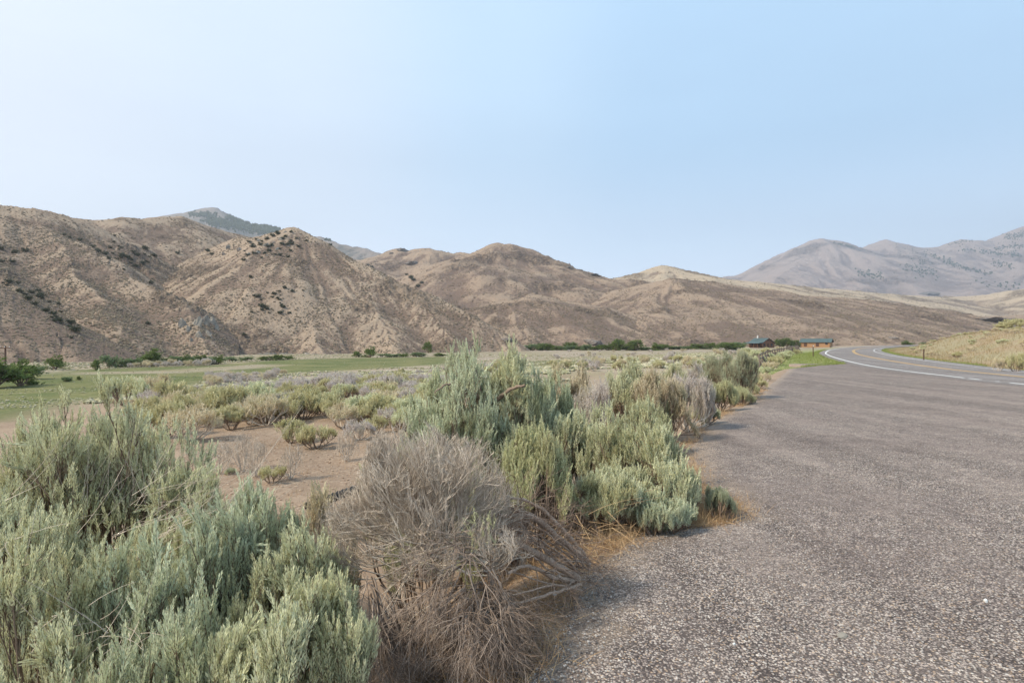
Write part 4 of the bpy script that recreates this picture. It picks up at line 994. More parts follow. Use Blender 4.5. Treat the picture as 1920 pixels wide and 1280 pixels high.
def tree(px, base, w_px, h_px, kind, label, group=None, Y=None, name='willow_tree', cat='tree'):
    Yb = Y or gy(px, base); x = (px - 960) / FX * Yb; z = g1(x, Yb); pr = (GT if kind == 'g' else GG); i = rgf.randrange(len(pr))
    s = (w_px / FX * Yb * 1.1, w_px / FX * Yb * 1.0, h_px / FX * Yb)
    o = plant(name, pr[i], (x, Yb, z - .1), rgf.uniform(0, 6.28), label, cat, group, s, names=('trunk', 'crown'))
    return o
tree(-15, 728, 110, 62, 'g', 'large dark green tree at the left edge of the photo')
tree(38, 722, 62, 46, 'g', 'dark green bushy tree right of the large left edge tree')
tree(50, 712, 45, 25, 'G', 'pale green willow at the right foot of the left edge trees')
tree(103, 694, 34, 26, 'g', 'green round tree at the foot of the lower left hillside')
tree(180, 694, 18, 20, 'g', 'small upright green tree on the field edge')
tree(205, 690, 26, 24, 'G', 'grey green willow right of the small upright tree')
tree(283, 686, 46, 30, 'g', 'bright green round tree before the ravine')
tree(240, 688, 50, 16, 'G', 'grey willow bush left of the bright green round tree')
tree(126, 714, 20, 10, 'G', 'small brown green bush in the green field')
tree(147, 711, 8, 8, 'g', 'tiny dark bush in the green field')
for i, px in enumerate([314, 330, 345, 360, 375, 392, 408]):
    tree(px, 685 - i * .5, 28, 15 + (i * 7 % 5), 'G' if i % 2 else 'g', 'willow in the row right of the bright green round tree', 'willows in the row before the ravine')
for i, (px, w_, h_) in enumerate([(432, 26, 9), (460, 22, 8), (500, 30, 8), (520, 30, 10), (540, 24, 7)]):
    tree(px, 678 - i * 1.0, w_, h_, 'g' if i > 1 else 'G', 'low green thicket at the foot of the pyramid shaped hill', 'low thickets under the pyramid shaped hill')
tree(668, 670, 16, 11, 'g', 'small green tree left of the dark round tree under the pyramid hill')
tree(694, 670, 26, 19, 'g', 'dark round tree at the foot of the pyramid shaped hill')
tree(803, 662, 17, 20, 'g', 'upright green tree left of the crown of the tall sagebrush')
for i, (px, w_, h_) in enumerate([(730, 34, 7), (755, 30, 7), (785, 34, 8), (825, 30, 6)]):
    tree(px, 669 - i * .6, w_, h_, 'g' if i % 2 else 'G', 'low green thicket behind the field right of the dark round tree', 'low thickets right of the dark round tree')
for i in range(30):
    px = 968 + i * 14.6 + rgf.uniform(-4, 4); hh = rgf.uniform(5, 13)
    tree(px, 658 - (px - 960) * .012, rgf.uniform(22, 32), hh, 'G' if rgf.random() < .6 else 'g', 'low willow in the long green hedge left of the log cabin', 'willows in the long green hedge')
for px, w_, h_, lb in [(1015, 30, 13, 'dark rounded tree at the left end of the willow hedge'), (1068, 30, 15, 'dark tree in the hedge above the dry brush'), (1158, 38, 20, 'largest dark tree of the hedge, left one of a pair'),
                       (1192, 36, 19, 'large dark tree of the hedge, right one of a pair'), (1232, 26, 14, 'grey dark tree right of the pair in the hedge'), (1362, 44, 15, 'dark green thicket next to the log cabin'),
                       (975, 24, 12, 'dark bush just right of the tall sagebrush crown')]:
    tree(px, 656, w_, h_, 'g', lb)
for i, (px, w_, h_) in enumerate([(1462, 18, 15), (1476, 22, 17), (1490, 22, 13), (1503, 14, 10)]):
    tree(px, 651, w_, h_, 'g', 'dark green bush between the log cabin and the long log barn', 'bushes between cabin and barn', Y=330)
tree(1700, 645, 20, 10, 'g', 'dark round bush beyond the far road bend', Y=300); tree(1730, 645, 15, 6, 'G', 'smaller faded bush right of the dark one beyond the bend', Y=300)

# dark bushes on the hills
hb = [(48, 470, 12), (28, 472, 12), (2, 466, 10), (2, 490, 10), (18, 528, 13), (36, 546, 12), (52, 560, 14), (64, 570, 12), (76, 556, 18), (86, 582, 13), (60, 548, 11), (100, 588, 11), (112, 600, 12), (132, 604, 14), (140, 618, 18), (110, 570, 8),
      (72, 545, 8), (24, 490, 9), (150, 450, 9), (175, 462, 9), (185, 470, 10), (197, 476, 9), (205, 484, 8), (230, 478, 10), (240, 483, 10), (258, 478, 10), (272, 466, 12), (286, 478, 9), (268, 494, 9), (255, 500, 9), (283, 530, 10), (250, 472, 8),
      (277, 606, 9), (390, 470, 9), (398, 476, 8), (333, 474, 8), (483, 556, 11), (492, 575, 12), (500, 580, 9), (526, 588, 9), (530, 575, 8), (534, 540, 8), (520, 560, 7), (548, 546, 8), (458, 630, 9), (470, 520, 8),
      (120, 440, 7), (130, 446, 7), (500, 448, 9), (512, 442, 9), (520, 436, 9), (488, 458, 9), (530, 448, 8), (540, 458, 9), (476, 462, 8), (505, 470, 9), (525, 478, 8), (545, 470, 7), (575, 452, 6), (560, 463, 7), (620, 460, 6), (697, 500, 7), (690, 497, 5),
      (770, 520, 10), (775, 524, 9), (783, 536, 9), (790, 530, 7), (762, 515, 6)]
rj = random.Random(21)
for _ in range(34): f_ = rj.uniform(0, 1); hb.append((455 + 105 * f_ + rj.gauss(0, 5), 462 - 18 * f_ + rj.gauss(0, 10) + 8, rj.uniform(4, 8)))
for _ in range(24): f_ = rj.uniform(0, 1); hb.append((200 + 100 * f_ + rj.gauss(0, 8), 470 + 30 * f_ + rj.gauss(0, 12), rj.uniform(4, 8)))
for _ in range(22): f_ = rj.uniform(0, 1); hb.append((475 + 70 * f_ + rj.gauss(0, 12), 545 + 45 * rj.random(), rj.uniform(3.5, 7)))
for _ in range(20): f_ = rj.uniform(0, 1); hb.append((5 + 140 * f_ + rj.gauss(0, 6), 525 + 95 * f_ + rj.gauss(0, 7), rj.uniform(4, 9)))
for px, py, s_ in hb:
    h_ = hit(px, py + s_ * .25)
    if h_ is None: continue
    rr0 = s_ * h_[1] / FX * 1.0
    if h_[1] > 1500: continue
    o = plant('juniper_bush', GJ[rgf.randrange(2)] if 'GJ' in globals() else (GJ := [tree_proto(420 + i, 'juniper', nl=10) for i in range(2)])[0], (h_[0], h_[1], h_[2] - .3 * rr0 * .6), rgf.uniform(0, 6.28),
              'dark juniper bush dotting the steep tan hills on the left', 'bush', 'dark bushes on the tan hills', (rr0 * 1.1, rr0 * 1.1, rr0 * .8), names=('trunk', 'crown'))
# far conifers on the hazy mountains: uncountable specks
def far_forest(regions, label, size, seed):
    g = np.random.default_rng(seed); P = []
    for x0, y0, x1, y1, wd, n in regions:
        for i in range(n):
            f = g.uniform(); q = hit(x0 + (x1 - x0) * f + g.normal(0, wd), y0 + (y1 - y0) * f + g.normal(0, wd * .5), 1400, 7800)
            if q is not None and q[1] > 1700: P.append(q)
    P = np.array(P); r = g.uniform(.5, 1.2, len(P)) * size
    V, F, A = blobs(P, r * .6, r * 1.3, seed)
    tag(link('far_forest', make_mesh('far_forest', V, F, M['juniper'], {'var': A})), label, 'forest', kind='stuff')
far_forest([(1735, 474, 1800, 502, 4, 110), (1800, 502, 1860, 514, 4, 60), (1800, 468, 1915, 480, 5, 110), (1780, 458, 1830, 452, 3, 30), (1890, 445, 1920, 440, 7, 90), (1860, 492, 1900, 500, 6, 50), (1560, 455, 1604, 466, 1.5, 40),
            (1690, 462, 1740, 500, 10, 40), (1610, 512, 1650, 520, 7, 70), (1700, 500, 1760, 515, 12, 90), (1830, 530, 1915, 540, 12, 40), (1870, 468, 1920, 460, 6, 60)], 'dark conifers in streaks over the hazy right mountains', 9, 61)
far_forest([(395, 415, 520, 436, 9, 1300), (360, 402, 400, 405, 5, 140), (430, 408, 520, 430, 3, 500), (140, 411, 175, 413, 1.5, 20), (640, 455, 680, 464, 2, 25), (600, 449, 620, 452, 2, 6), (680, 492, 705, 496, 4, 60)], 'dark conifer forest on the hazy blue left mountain', 8, 62)

# ------------------------------------------------------------------ rock outcrops
def rock_mesh(seed, matl, n=26, amp=.35):
    g = np.random.default_rng(seed)
    u, v = np.meshgrid(np.linspace(0, 2 * np.pi, n, endpoint=False), np.linspace(.02, np.pi - .02, n // 2)); D = np.stack([np.cos(u) * np.sin(v), np.sin(u) * np.sin(v), np.cos(v)], -1)
    pl = unit(g.normal(0, 1, (14, 3))); off = g.uniform(.55, .95, 14)
    r = np.min(off / np.maximum(D @ pl.T, .05), -1); r = np.clip(r, .3, 1.3)
    r = r * (1 + amp * fbm(D[..., 0] * 2.5 + D[..., 2] * 2 + seed, D[..., 1] * 2.5 - D[..., 2], 4, seed))
    V = (D * r[..., None]).reshape(-1, 3); idx = np.arange(len(V)).reshape(u.shape); nx_ = np.roll(idx, -1, 1)
    F = np.stack([idx[1:], nx_[1:], nx_[:-1], idx[:-1]], -1).reshape(-1, 4)
    caps = np.vstack([idx[0][::-1], idx[-1]])
    return make_mesh('rock', V, [F, caps], matl, None, False)
RM = [rock_mesh(500 + i, M['rock_grey']) for i in range(4)]; RD = [rock_mesh(510 + i, M['rock_dark']) for i in range(3)]
def rock(px, py, w_, h_, dark, label, group=None, sink=.35, rz=None):
    q = hit(px, py)
    if q is None: return
    sx = w_ / FX * q[1] / 2; sz = h_ / FX * q[1] / 2
    o = link('rock_outcrop', (RD if dark else RM)[rgf.randrange(3)], loc=(q[0], q[1] + sx * .3, q[2] - sz * sink))
    o.scale = (sx, sx * .9, sz); o.rotation_euler = (rgf.uniform(-.15, .15), rgf.uniform(-.15, .15), rgf.uniform(0, 6.28) if rz is None else rz)
    tag(o, label, 'rock', group)
for i, (px, py, w_, h_) in enumerate([(343, 612, 18, 34), (352, 622, 14, 30), (366, 610, 20, 38), (380, 605, 22, 32), (396, 606, 20, 34), (405, 618, 14, 28), (372, 632, 16, 22), (390, 628, 14, 20), (358, 640, 12, 12)]):
    rock(px, py, w_, h_, False, 'grey crag in the cliff at the mouth of the left ravine', 'grey crags of the ravine cliff')
for i, (px, py, w_, h_) in enumerate([(470, 456, 14, 14), (485, 452, 14, 12), (497, 462, 14, 12), (512, 456, 12, 12), (482, 474, 16, 12), (465, 478, 16, 12), (500, 480, 12, 10), (525, 450, 12, 9), (540, 462, 12, 8), (450, 470, 14, 12), (520, 468, 12, 9), (428, 466, 12, 14), (420, 478, 12, 12), (536, 436, 9, 7)]):
    rock(px, py, w_, h_, i % 3 == 0, 'dark broken rock near the top of the pyramid shaped hill', 'rocks on the pyramid shaped hill')
for px, py, w_, h_, lb in [(752, 470, 22, 10, 'jagged rock on the far skyline right of the pyramid hill'), (733, 476, 12, 6, 'low rock left of the jagged skyline rock'), (770, 496, 34, 10, 'brown rock band below the skyline rocks'),
                           (1066, 503, 14, 7, 'small dark skyline rock on the middle hill'), (1110, 516, 34, 8, 'long dark flat rock on the skyline left of the pale cone'), (1160, 519, 34, 12, 'dark rounded rock on the skyline next to the pale cone'),
                           (950, 638, 30, 10, 'dark brown crag above the hedge right of the tall sagebrush'), (1112, 645, 44, 18, 'dark reddish crag behind the hedge'), 
                           (1740, 553, 40, 11, 'small dark knoll before the hazy mountains'), (1862, 603, 80, 9, 'low dark brown mound above the right slope'), (1672, 634, 34, 8, 'dark bank of rock beyond the road bend')]:
    rock(px, py, w_, h_, True, lb, sink=.2, rz=0)
for i in range(9):
    rock(545 + i * 13 - 60, 667, 18, 9, i % 2 == 0, 'low dark bank rock along the foot of the pyramid hill', 'bank rocks under the pyramid hill')

# ------------------------------------------------------------------ log cabin and barn
def logs(name, c1, c2):
    m, t, p = mat(name); pos = t.nodes.new('ShaderNodeTexCoord').outputs['Object']
    wv = t.nodes.new('ShaderNodeTexWave'); wv.bands_direction = 'Z'; wv.inputs['Scale'].default_value = 1.1; wv.inputs['Distortion'].default_value = .6; t.links.new(pos, wv.inputs[0])
    setc(t, p, mixc(t, wv.outputs['Fac'], c1, c2)); bump(t, p, wv.outputs['Fac'], .05, .8); return m
M['log_red'] = logs('red_brown_logs', (.13, .07, .045), (.28, .15, .095)); M['log_orange'] = logs('orange_logs', (.26, .14, .07), (.45, .265, .135))
M['roof_green'] = m_simple('green_metal_roof', (.055, .085, .085), (.09, .125, .12), 3, .5)
M['glass'] = m_simple('dark_window_glass', (.02, .02, .025), (.04, .04, .045), 3, .15)
M['trim'] = m_simple('dark_brown_trim', (.06, .03, .02), (.12, .06, .04), 5)
def gable(mb, w_, l_, h0, rise, t_=.18, over=.6):
    pass
def building(name, loc, rz, w_, l_, hw, rise, wallmat, label, openings, porch=None, over=.8):
    """ridge along local y; w_ = gable width (x), l_ = length (y)"""
    o = empty(name, loc, rz); tag(o, label, 'house' if 'cabin' in name else 'barn')
    x, y = w_ / 2, l_ / 2; mb = MB()
    V = [(-x, -y, -.5), (x, -y, -.5), (x, -y, hw), (0, -y, hw + rise), (-x, -y, hw), (-x, y, -.5), (x, y, -.5), (x, y, hw), (0, y, hw + rise), (-x, y, hw)]
    mb.add(V, [[1, 6, 7, 2], [6, 5, 9, 7], [5, 0, 4, 9], [0, 1, 2, 4]]); mb.add(V, [[4, 2, 3], [7, 9, 8]])
    # protruding log corners
    for cx in (-x, x):
        for cyy in (-y, y):
            for k in range(int(hw / .35)): mb.box((cx, cyy, .15 + k * .35), (.5, .5, .22))
    link('wall', mb.mesh('wall', M[wallmat]), o)
    rb = MB(); sl = math.atan2(rise, x); xe = x + over * .8; ze = hw - math.tan(sl) * over * .8
    for s in (-1, 1):
        a = np.array([(0, -y - over, hw + rise + .05), (s * xe, -y - over, ze + .05), (s * xe, y + over, ze + .05), (0, y + over, hw + rise + .05)])
        b = a + np.array([0, 0, .18]); Vv = np.vstack([a, b]); rb.add(Vv, [[0, 1, 2, 3], [7, 6, 5, 4], [0, 4, 5, 1], [1, 5, 6, 2], [2, 6, 7, 3]])
        for k in range(int(l_ / .6)):
            yy = -y - over + .3 + k * .62; q = (s * xe / 2, yy, (ze + hw + rise) / 2 + .25)
            Vv = np.array([(0, yy - .03, hw + rise + .26), (0, yy + .03, hw + rise + .26), (s * xe, yy + .03, ze + .26), (s * xe, yy - .03, ze + .26)]); rb.add(Vv, [[0, 1, 2, 3]])
    rf = link('roof', rb.mesh('roof', M['roof_green']), o)
    fb = MB()
    for yy in (-y - over - .03, y + over + .03):
        for s in (-1, 1):
            a = np.array([(0, yy - .03, hw + rise + .2), (s * xe, yy - .03, ze + .2), (s * xe, yy - .03, ze - .12), (0, yy - .03, hw + rise - .12)]); b = a + np.array([0, .06, 0])
            fb.add(np.vstack([a, b]), [[0, 1, 2, 3], [7, 6, 5, 4], [0, 4, 5, 1], [3, 2, 6, 7], [1, 5, 6, 2]])
    link('bargeboard', fb.mesh('bargeboard', M['trim']), rf)
    for nm, wall, u, z, ww, hh in openings:
        fr = MB(); gl = MB()
        if wall == 'S': c = (u, -y - .03, z); d = (ww + .24, .1, hh + .24); gd = (ww, .06, hh); gc = (u, -y - .09, z)
        elif wall == 'W': c = (-x - .03, u, z); d = (.1, ww + .24, hh + .24); gd = (.06, ww, hh); gc = (-x - .09, u, z)
        else: c = (x + .03, u, z); d = (.1, ww + .24, hh + .24); gd = (.06, ww, hh); gc = (x + .09, u, z)
        fr.box(c, d); gl.box(gc, gd)
        f_ = link(nm, fr.mesh(nm, M['trim']), o); link('pane' if nm == 'window' else 'door_leaf', gl.mesh('pane', M['glass'] if nm == 'window' else M['trim']), f_)
    return o, x, y
Yc = 318.; xc = (1428 - 960) / FX * Yc; zc = CZ - 11.5 / FX * Yc
o, x_, y_ = building('log_cabin', (xc, Yc, zc), R(22), 8.8, 9.0, 2.6, 2.5, 'log_red', 'red brown log cabin with a green metal roof among the willows',
    [('window', 'S', -2.6, 1.6, 1.1, 1.2), ('window', 'S', 2.6, 1.6, 1.1, 1.2), ('window', 'S', 0, 4.3, .9, 1.1), ('door', 'S', 0, 1.1, 1.0, 2.1), ('window', 'W', -2, 1.6, 1.3, 1.2), ('window', 'W', 2, 1.6, 1.3, 1.2)])
pb = MB(); pb.box((-x_ - 1.6, 0, -.05), (3.2, 9.5, .3))
for k in range(4): pb.box((-x_ - 3.0, -4.5 + 3 * k, 1.25), (.2, .2, 2.5))
pb.box((-x_ - 3.0, 0, .9), (.08, 9.2, .1))
link('porch', pb.mesh('porch', M['log_red']), o)
pr = MB(); a = np.array([(-x_ - .4, -5.6, 2.95), (-x_ - 3.6, -5.6, 2.35), (-x_ - 3.6, 5.6, 2.35), (-x_ - .4, 5.6, 2.95)]); pr.add(np.vstack([a, a + np.array([0, 0, .15])]), [[0, 1, 2, 3], [7, 6, 5, 4], [0, 4, 5, 1], [1, 5, 6, 2], [2, 6, 7, 3]])
link('porch_roof', pr.mesh('porch_roof', M['roof_green']), o)
cb = MB(); cb.box((-1.4, 1.5, 6.0), (.5, .5, 1.6)); link('chimney', cb.mesh('chimney', M['stone_white']), o)
Yb_ = 318.; xb = (1531 - 960) / FX * Yb_; zb = CZ - 9.5 / FX * Yb_
building('log_barn', (xb, Yb_, zb), R(90 - 44), 6.2, 14.2, 2.6, 1.6, 'log_orange', 'long orange log barn with a green metal roof near the road',
    [('door', 'E', -5, 1.0, 1.4, 1.7), ('door', 'E', 1, 1.0, 1.4, 1.7), ('window', 'E', 5.5, 1.6, 1.0, .8), ('window', 'S', 0, 1.7, 1.2, 1.0)], over=.9)
for o_ in COL.objects:
    if o_.name.startswith('log_barn'): o_.rotation_euler = (0, 0, R(-129))

# ------------------------------------------------------------------ wooden fence, posts, pole, pipe
fo = empty('wooden_fence', (0, 0, 0)); tag(fo, 'weathered post and rail fence leading towards the barn', 'fence')
fp = []
for k in range(27):
    f = k / 26; px = 1424 + (1502 - 1424) * f ** .8; py = 690 - (690 - 655) * f ** .55
    Yb = gy(px, py); fp.append(((px - 960) / FX * Yb, Yb))
fp = np.array(fp); fl = catmull(fp[::4], 8)
cum = np.concatenate([[0], np.cumsum(np.hypot(*np.diff(fl, axis=0).T))]); nn = 24
pts = [(np.interp(s, cum, fl[:, 0]), np.interp(s, cum, fl[:, 1])) for s in np.linspace(0, cum[-1], nn)]
fo.location = (pts[0][0], pts[0][1], g1(*pts[0])); ox = np.array(fo.location)
g = np.random.default_rng(6); zz = [g1(*q) for q in pts]
for k, (x, y) in enumerate(pts):
    b = np.array([x, y, zz[k] - .3]); mb = MB(); dx = .35
    V, F = tubes(np.array([[b - ox, b - ox + [g.normal(0, .05), g.normal(0, .05), 1.65]]]), np.array([[.11, .09]]), 7); mb.add(V, F)
    V, F = tubes(np.array([[b - ox + [.5, -.35, .1], b - ox + [-.12, .1, 1.5]]]), np.array([[.08, .07]]), 6); mb.add(V, F)
    link('post', mb.mesh('post', M['wood_grey'], True), fo)
    if k + 1 < nn:
        for hz_ in (.35, .8, 1.25):
            a = np.array([x, y, zz[k] + hz_ + g.normal(0, .05)]) - ox; c = np.array([*pts[k + 1], zz[k + 1] + hz_ + g.normal(0, .05)]) - ox
            mb = MB(); V, F = tubes(np.stack([a, (a + c) / 2 + [0, 0, g.normal(0, .04)], c])[None], np.array([[.075, .07, .06]]), 6); mb.add(V, F)
            link('rail', mb.mesh('rail', M['wood_grey'], True), fo)
def post(x, y, h, label, name='marker_post'):
    z = g1(x, y); o = empty(name, (x, y, z)); tag(o, label, 'post')
    mb = MB(); mb.box((0, 0, h / 2 - .15), (.09, .05, h + .3)); mb.box((0, .035, h / 2), (.03, .03, h)); link('post', mb.mesh('post', M['post_brown']), o)
    mb = MB(); mb.box((0, -.035, h - .12), (.08, .012, .16)); link('reflector', mb.mesh('reflector', M['stone_white'] if 'left' in label else M['post_brown']), o)
post(35.2, 66.5, 1.45, 'thin dark marker post left of the road on the green verge')
post((1732 - 960) / FX * 55, 55, 1.15, 'thin brown marker post on the right verge of the curve')
# utility pole
q = gy(10, 700); x = (10 - 960) / FX * 118; z = g1(x, 118)
o = empty('utility_pole', (x, 118, z)); tag(o, 'brown wooden utility pole with a crossarm behind the left edge trees', 'pole')
mb = MB(); V, F = tubes(np.array([[[0, 0, -.5], [0, 0, CZ - 8 / FX * 118 - z]]]), np.array([[.2, .15]]), 8); mb.add(V, F); link('pole', mb.mesh('pole', M['post_brown'], True), o)
mb = MB(); mb.box((0, -.2, CZ - 12 / FX * 118 - z), (2.4, .14, .18)); cr_ = link('crossarm', mb.mesh('crossarm', M['post_brown']), o)
for s in (-1, 0, 1):
    mb = MB(); V, F = tubes(np.array([[[s * 1.0, -.2, CZ - 12 / FX * 118 - z + .1], [s * 1.0, -.2, CZ - 12 / FX * 118 - z + .35]]]), np.array([[.06, .05]]), 6); mb.add(V, F); link('insulator', mb.mesh('insulator', M['stone_white']), cr_)
# dark old pipe lying in the gap
P1 = W3(575, 950, 9.6); P2 = W3(700, 905, 10.6)
o = empty('black_pipe', (P1[0], P1[1], P1[2])); tag(o, 'black weathered pipe lying over the soil behind the dead bush', 'pipe')
mb = MB(); c0 = np.linspace(P1, P2, 40) - P1; V, F = tubes(c0[None], (.075 + .012 * np.sin(np.arange(40) * 2.2))[None], 12); mb.add(V, F)
link('pipe', mb.mesh('pipe', M['black'], True), o)
for f in (.25, .8):
    b = (P2 - P1) * f; gz = g1(P1[0] + b[0], P1[1] + b[1]) - P1[2]
    mb = MB(); V, F = tubes(np.array([[b, [b[0], b[1], gz - .1]]]), np.array([[.02, .02]]), 6); mb.add(V, F); link('support', mb.mesh('support', M['black']), o)

# ------------------------------------------------------------------ loose gravel, stones, grass, litter
g = np.random.default_rng(90)
def on_lot(x, y): return (x > edge_x(y) - .6) & (x < np.interp(y, WL[:, 1], WL[:, 0]))
n = 60000; y_ = 1.8 + 7.5 * g.uniform(0, 1, n) ** 1.6; x_ = g.uniform(-.5, 1, n) * y_ * 1.0
m_ = on_lot(x_, y_); x_, y_ = x_[m_], y_[m_]
m_ = g.uniform(0, 1, len(x_)) < (.35 + .65 * np.exp(-np.abs(x_ - edge_x(y_)) * 1.2)); x_, y_ = x_[m_], y_[m_]
r = g.uniform(.0025, .0075, len(x_)) * (1 + .3 * (g.uniform(0, 1, len(x_)) > .97))
V, F, A = blobs(np.stack([x_, y_, np.where(x_ > edge_x(y_) + .04, .001, G(x_, y_) + .004)], -1), r, r * .9, 91)
M['chip'] = m_var('loose_chips', (.10, .085, .08), (.56, .50, .45), .85, 200)
tag(link('loose_gravel', make_mesh('loose_gravel', V, F, M['chip'], {'var': A ** 1.2})), 'small loose stone chips scattered over the near pavement', 'gravel', kind='stuff')
def stone(px, py, s, label, matl='stone_white', flat=.5):
    Yb = CZ * FX / (py - 640); o = link('stone', RM[1], loc=((px - 960) / FX * Yb, Yb, s * flat * .5)); me = o.data.copy(); me.materials[0] = M[matl]; o.data = me
    o.scale = (s, s * .6, s * flat); o.rotation_euler = (0, 0, .6); tag(o, label, 'stone')
stone(1848, 1127, .022, 'white stone lying alone on the right side of the pavement'); stone(1040, 1113, .026, 'white pinkish stone beside the thick dead stems')
stone(1376, 1208, .014, 'tiny white stone near the bottom of the pavement'); stone(1578, 1192, .05, 'flat brown grey flake of stone on the pavement', 'rock_grey', .12)
def blades(P, D, L, wd, seed, bend=.35, segs=3):
    g = np.random.default_rng(seed); n = len(P); A, B, C = frames(D); a = g.uniform(0, 6.28, n)[:, None]; S = A * np.cos(a) + B * np.sin(a); Bn = np.cross(C, S)
    t_ = np.linspace(0, 1, segs + 1); bd = (g.normal(0, bend, n) * L)[:, None, None]
    c = P[:, None] + C[:, None] * (L[:, None] * t_)[..., None] + Bn[:, None] * (bd * (t_ ** 2)[None, :, None]) - np.array([0, 0, 1]) * (np.abs(bd) * .5 * (t_ ** 2)[None, :, None])
    w_ = (wd * (1 - t_ * .85))[None, :, None]
    V = np.stack([c - S[:, None] * w_, c + S[:, None] * w_], 2); idx = np.arange(n * (segs + 1) * 2).reshape(n, segs + 1, 2)
    F = np.stack([idx[:, :-1, 0], idx[:, :-1, 1], idx[:, 1:, 1], idx[:, 1:, 0]], -1).reshape(-1, 4)
    return V.reshape(-1, 3), F, np.repeat(g.uniform(0, 1, n), (segs + 1) * 2)
def grass(name, x, y, L0, L1, wd, matl, label, cat, seed, tilt=.35, z=None):
    g = np.random.default_rng(seed); P = np.stack([x, y, (G(x, y) if z is None else z) - .01], -1)
    D = unit(np.array([0, 0, 1]) + g.normal(0, tilt, P.shape)); D[:, 2] = np.abs(D[:, 2])
    V, F, A = blades(P, D, g.uniform(L0, L1, len(P)), wd, seed)
    tag(link(name, make_mesh(name, V, F, M[matl], {'var': A})), label, cat, kind='stuff')
def clump(cx, cy_, rad, n, seed):
    g = np.random.default_rng(seed); k = g.integers(0, len(cx), n); return cx[k] + g.normal(0, rad, n), cy_[k] + g.normal(0, rad, n)
# straw litter along the pavement edge and under the bushes
ey = np.concatenate([g.uniform(2.0, 6, 46), g.uniform(4.6, 5.9, 26), g.uniform(6, 20, 46)]); ex = edge_x(ey) - g.uniform(-.02, .3, len(ey))
cx_, cyy = clump(ex, ey, .10, 9000, 92)
zb_ = np.maximum(G(cx_, cyy), np.where(on_lot(cx_, cyy) & (cx_ > edge_x(cyy)), 0, -9))
grass('straw_litter', cx_, cyy, .05, .22, .0016, 'straw', 'orange brown straw and needles along the pavement edge', 'straw', 93, 1.3, zb_ + .015)
# dead leaf and stick litter below the near shrubs
n = 26000; ly = 1.6 + 6.0 * g.uniform(0, 1, n); lx_ = edge_x(ly) - np.abs(g.normal(0, 1.9, n)) - .02
P = np.stack([lx_, ly, G(lx_, ly) + .012], -1); D = unit(g.normal(0, 1, (n, 3)) * np.array([1, 1, .18]))
V, F, A = blades(P, D, g.uniform(.03, .16, n), .0016, 94, .2)
tag(link('twig_litter', make_mesh('twig_litter', V, F, M['straw'], {'var': A * .6})), 'fallen twigs and dead leaves under the near bushes', 'litter', kind='stuff')
# a few long pale straws in the tangle right of the dead bush
ps = []
gg = np.random.default_rng(95)
for i in range(420):
    px = gg.uniform(985, 1230); Yb = gg.uniform(3.9, 5.2); x = (px - 960) / FX * Yb
    if x > edge_x(np.array([Yb]))[0] + .02: continue
    ps.append((x, Yb, g1(x, Yb) + gg.uniform(0, .35)))
P = np.array(ps); D = unit(gg.normal(0, 1, P.shape) * np.array([1, .7, .5]) + np.array([.35, -.2, 0]))
V, F, A = blades(P, D, gg.uniform(.15, .5, len(P)), .0022, 96, .3, 5)
tag(link('straw_tangle', make_mesh('straw_tangle', V, F, M['straw'], {'var': A})), 'long orange straws tangled between the dead bush and the pavement', 'straw', kind='stuff')
# green verge left of the road and strips
n = 16000; s_ = g.uniform(0, 1, n); yy = 40 + 75 * s_ ** 1.5; ex = np.interp(yy, EDGE[:, 1], EDGE[:, 0]); xx = ex - np.abs(g.normal(0, 3.2, n)) - .1
grass('verge_grass', xx, yy, .1, .32, .012, 'grass_green', 'green and yellowish grass on the verge left of the road', 'grass', 97, .35)
n = 1600; yy = np.concatenate([g.uniform(37.6, 41.6, n)]); xx = np.interp(yy, EDGE[:, 1], EDGE[:, 0]) - g.uniform(-.2, 1.6, n)
grass('verge_tufts', xx, yy, .1, .3, .012, 'grass_green', 'bright green tufts where the pavement meets the verge', 'grass', 98, .4)
i_ = g.integers(0, len(RE) - 1, 30000); f_ = g.uniform(0, 1, 30000)[:, None]; Q = RE[i_] * (1 - f_) + RE[i_ + 1] * f_; T = unit(RE[i_ + 1] - RE[i_]); Nn = np.stack([T[:, 1], -T[:, 0]], -1)
off = .7 + np.abs(g.normal(0, 1.0, 30000)); Q1 = Q + Nn * off[:, None]; m_ = (Q1[:, 1] > 20) & (Q1[:, 1] < 150); Q1 = Q1[m_]
keep = pn(Q1[:, 0] * .25, Q1[:, 1] * .25, 6) > -.15; Q1 = Q1[keep]
grass('roadside_grass', Q1[:, 0], Q1[:, 1], .12, .4, .014, 'grass_green', 'green weeds along the inner road edge', 'grass', 99, .35)
off = 2 + 34 * g.uniform(0, 1, 30000) ** 1.3; Q2 = Q + Nn * off[:, None]; m_ = (Q2[:, 1] > 20) & (Q2[:, 1] < 190); Q2 = Q2[m_]
g2 = np.random.default_rng(3); Q2 = np.repeat(Q2, 3, 0) + g2.normal(0, .25, (len(Q2) * 3, 2))
grass('dry_grass', Q2[:, 0], Q2[:, 1], .15, .5, .016, 'grass_dry', 'yellow dry grass over the slope right of the road', 'grass', 100, .35)
M['tuft'] = m_leaf('tuft_leaves', (.18, .18, .08), (.44, .40, .30), (.30, .26, .16), 0)
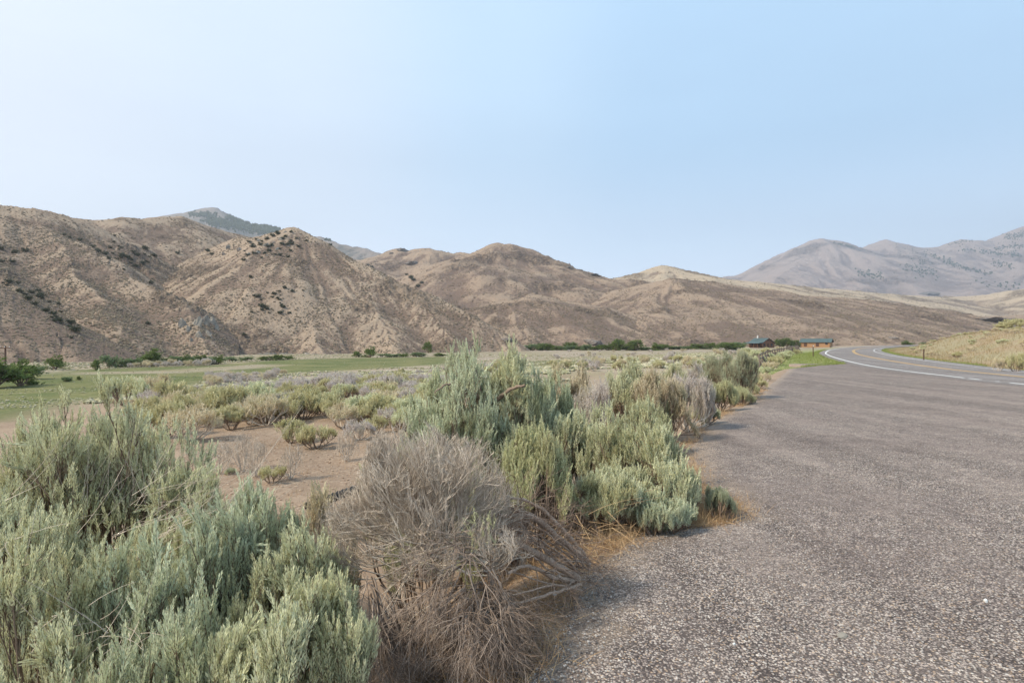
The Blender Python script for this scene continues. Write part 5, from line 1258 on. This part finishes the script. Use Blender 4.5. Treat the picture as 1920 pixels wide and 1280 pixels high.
# tufts that roughen the hay field and the soil strip
n = 60000; px = g.uniform(-60, 1420, n); py = 664 + 130 * g.uniform(0, 1, n) ** 1.5
Yt = 5.6 * FX / (py - 640); xt = (px - 960) / FX * Yt; m_ = (Yt > 40) & (Yt < 240); xt, Yt = xt[m_], Yt[m_]
dE_, sE_, _, _ = seg_dist(xt, Yt, EDGE); m_ = dE_ * sE_ > 14; xt, Yt = xt[m_], Yt[m_]
kk = fbm(xt * .06, Yt * .06, 3, 71) > -.08; xt, Yt = xt[kk], Yt[kk]; ingreen = soft_poly(xt, Yt, ground_poly(GREEN), 3.0) > .5; kk = ~ingreen | (np.random.default_rng(1).uniform(0, 1, len(xt)) < .25); xt, Yt, ingreen = xt[kk], Yt[kk], ingreen[kk]
P = np.stack([xt, Yt, G(xt, Yt)], -1); r = g.uniform(0, 1, len(P)) ** 2 * np.where(ingreen, .08, .30) + .05; V, F, A = blobs(P, r, r * .9, 101)
tag(link('field_tufts', make_mesh('field_tufts', V, F, M['tuft'], {'var': A})), 'low tufts over the hay field and flat', 'ground cover', kind='stuff')
g3 = np.random.default_rng(113); nt3 = 420; ty = g3.uniform(6.5, 30, nt3); tx = (g3.uniform(150, 900, nt3) - 960) / FX * ty
tx, ty = clump(tx, ty, .07, 9000, 114); ok_ = tx < edge_x(ty) - 1.2
grass('soil_tufts', tx[ok_], ty[ok_], .03, .14, .003, 'straw', 'low dry tufts on the bare soil between the bushes', 'dry grass', 115, .6)
# little weeds and clods on the bare soil
n = 5200; yy = 7 + 14 * g.uniform(0, 1, n); px = g.uniform(330, 760, n); xx = (px - 960) / FX * yy
P = np.stack([xx, yy, G(xx, yy)], -1); r = g.uniform(.006, .03, n); V, F, A = blobs(P, r, r * .6, 102)
M['clod'] = m_var('soil_clods', (.24, .15, .10), (.46, .35, .26), 1, 60)
tag(link('soil_clods', make_mesh('soil_clods', V, F, M['clod'], {'var': A})), 'clods and pebbles on the bare reddish soil', 'soil', kind='stuff')

# ------------------------------------------------------------------ haze
hb_ = MB(); hb_.box((0, 3250, 690), (20000, 6700, 1400))
m = bpy.data.materials.new('haze_air'); m.use_nodes = True; t = m.node_tree; t.nodes.clear()
o_ = t.nodes.new('ShaderNodeOutputMaterial'); v = t.nodes.new('ShaderNodeVolumePrincipled')
v.inputs['Density'].default_value = HAZE; v.inputs['Color'].default_value = (.85, .91, 1.0, 1); v.inputs['Anisotropy'].default_value = .3
t.links.new(v.outputs[0], o_.inputs['Volume'])
tag(link('haze', hb_.mesh('haze', m)), 'thin summer haze filling the valley', 'haze', kind='stuff')
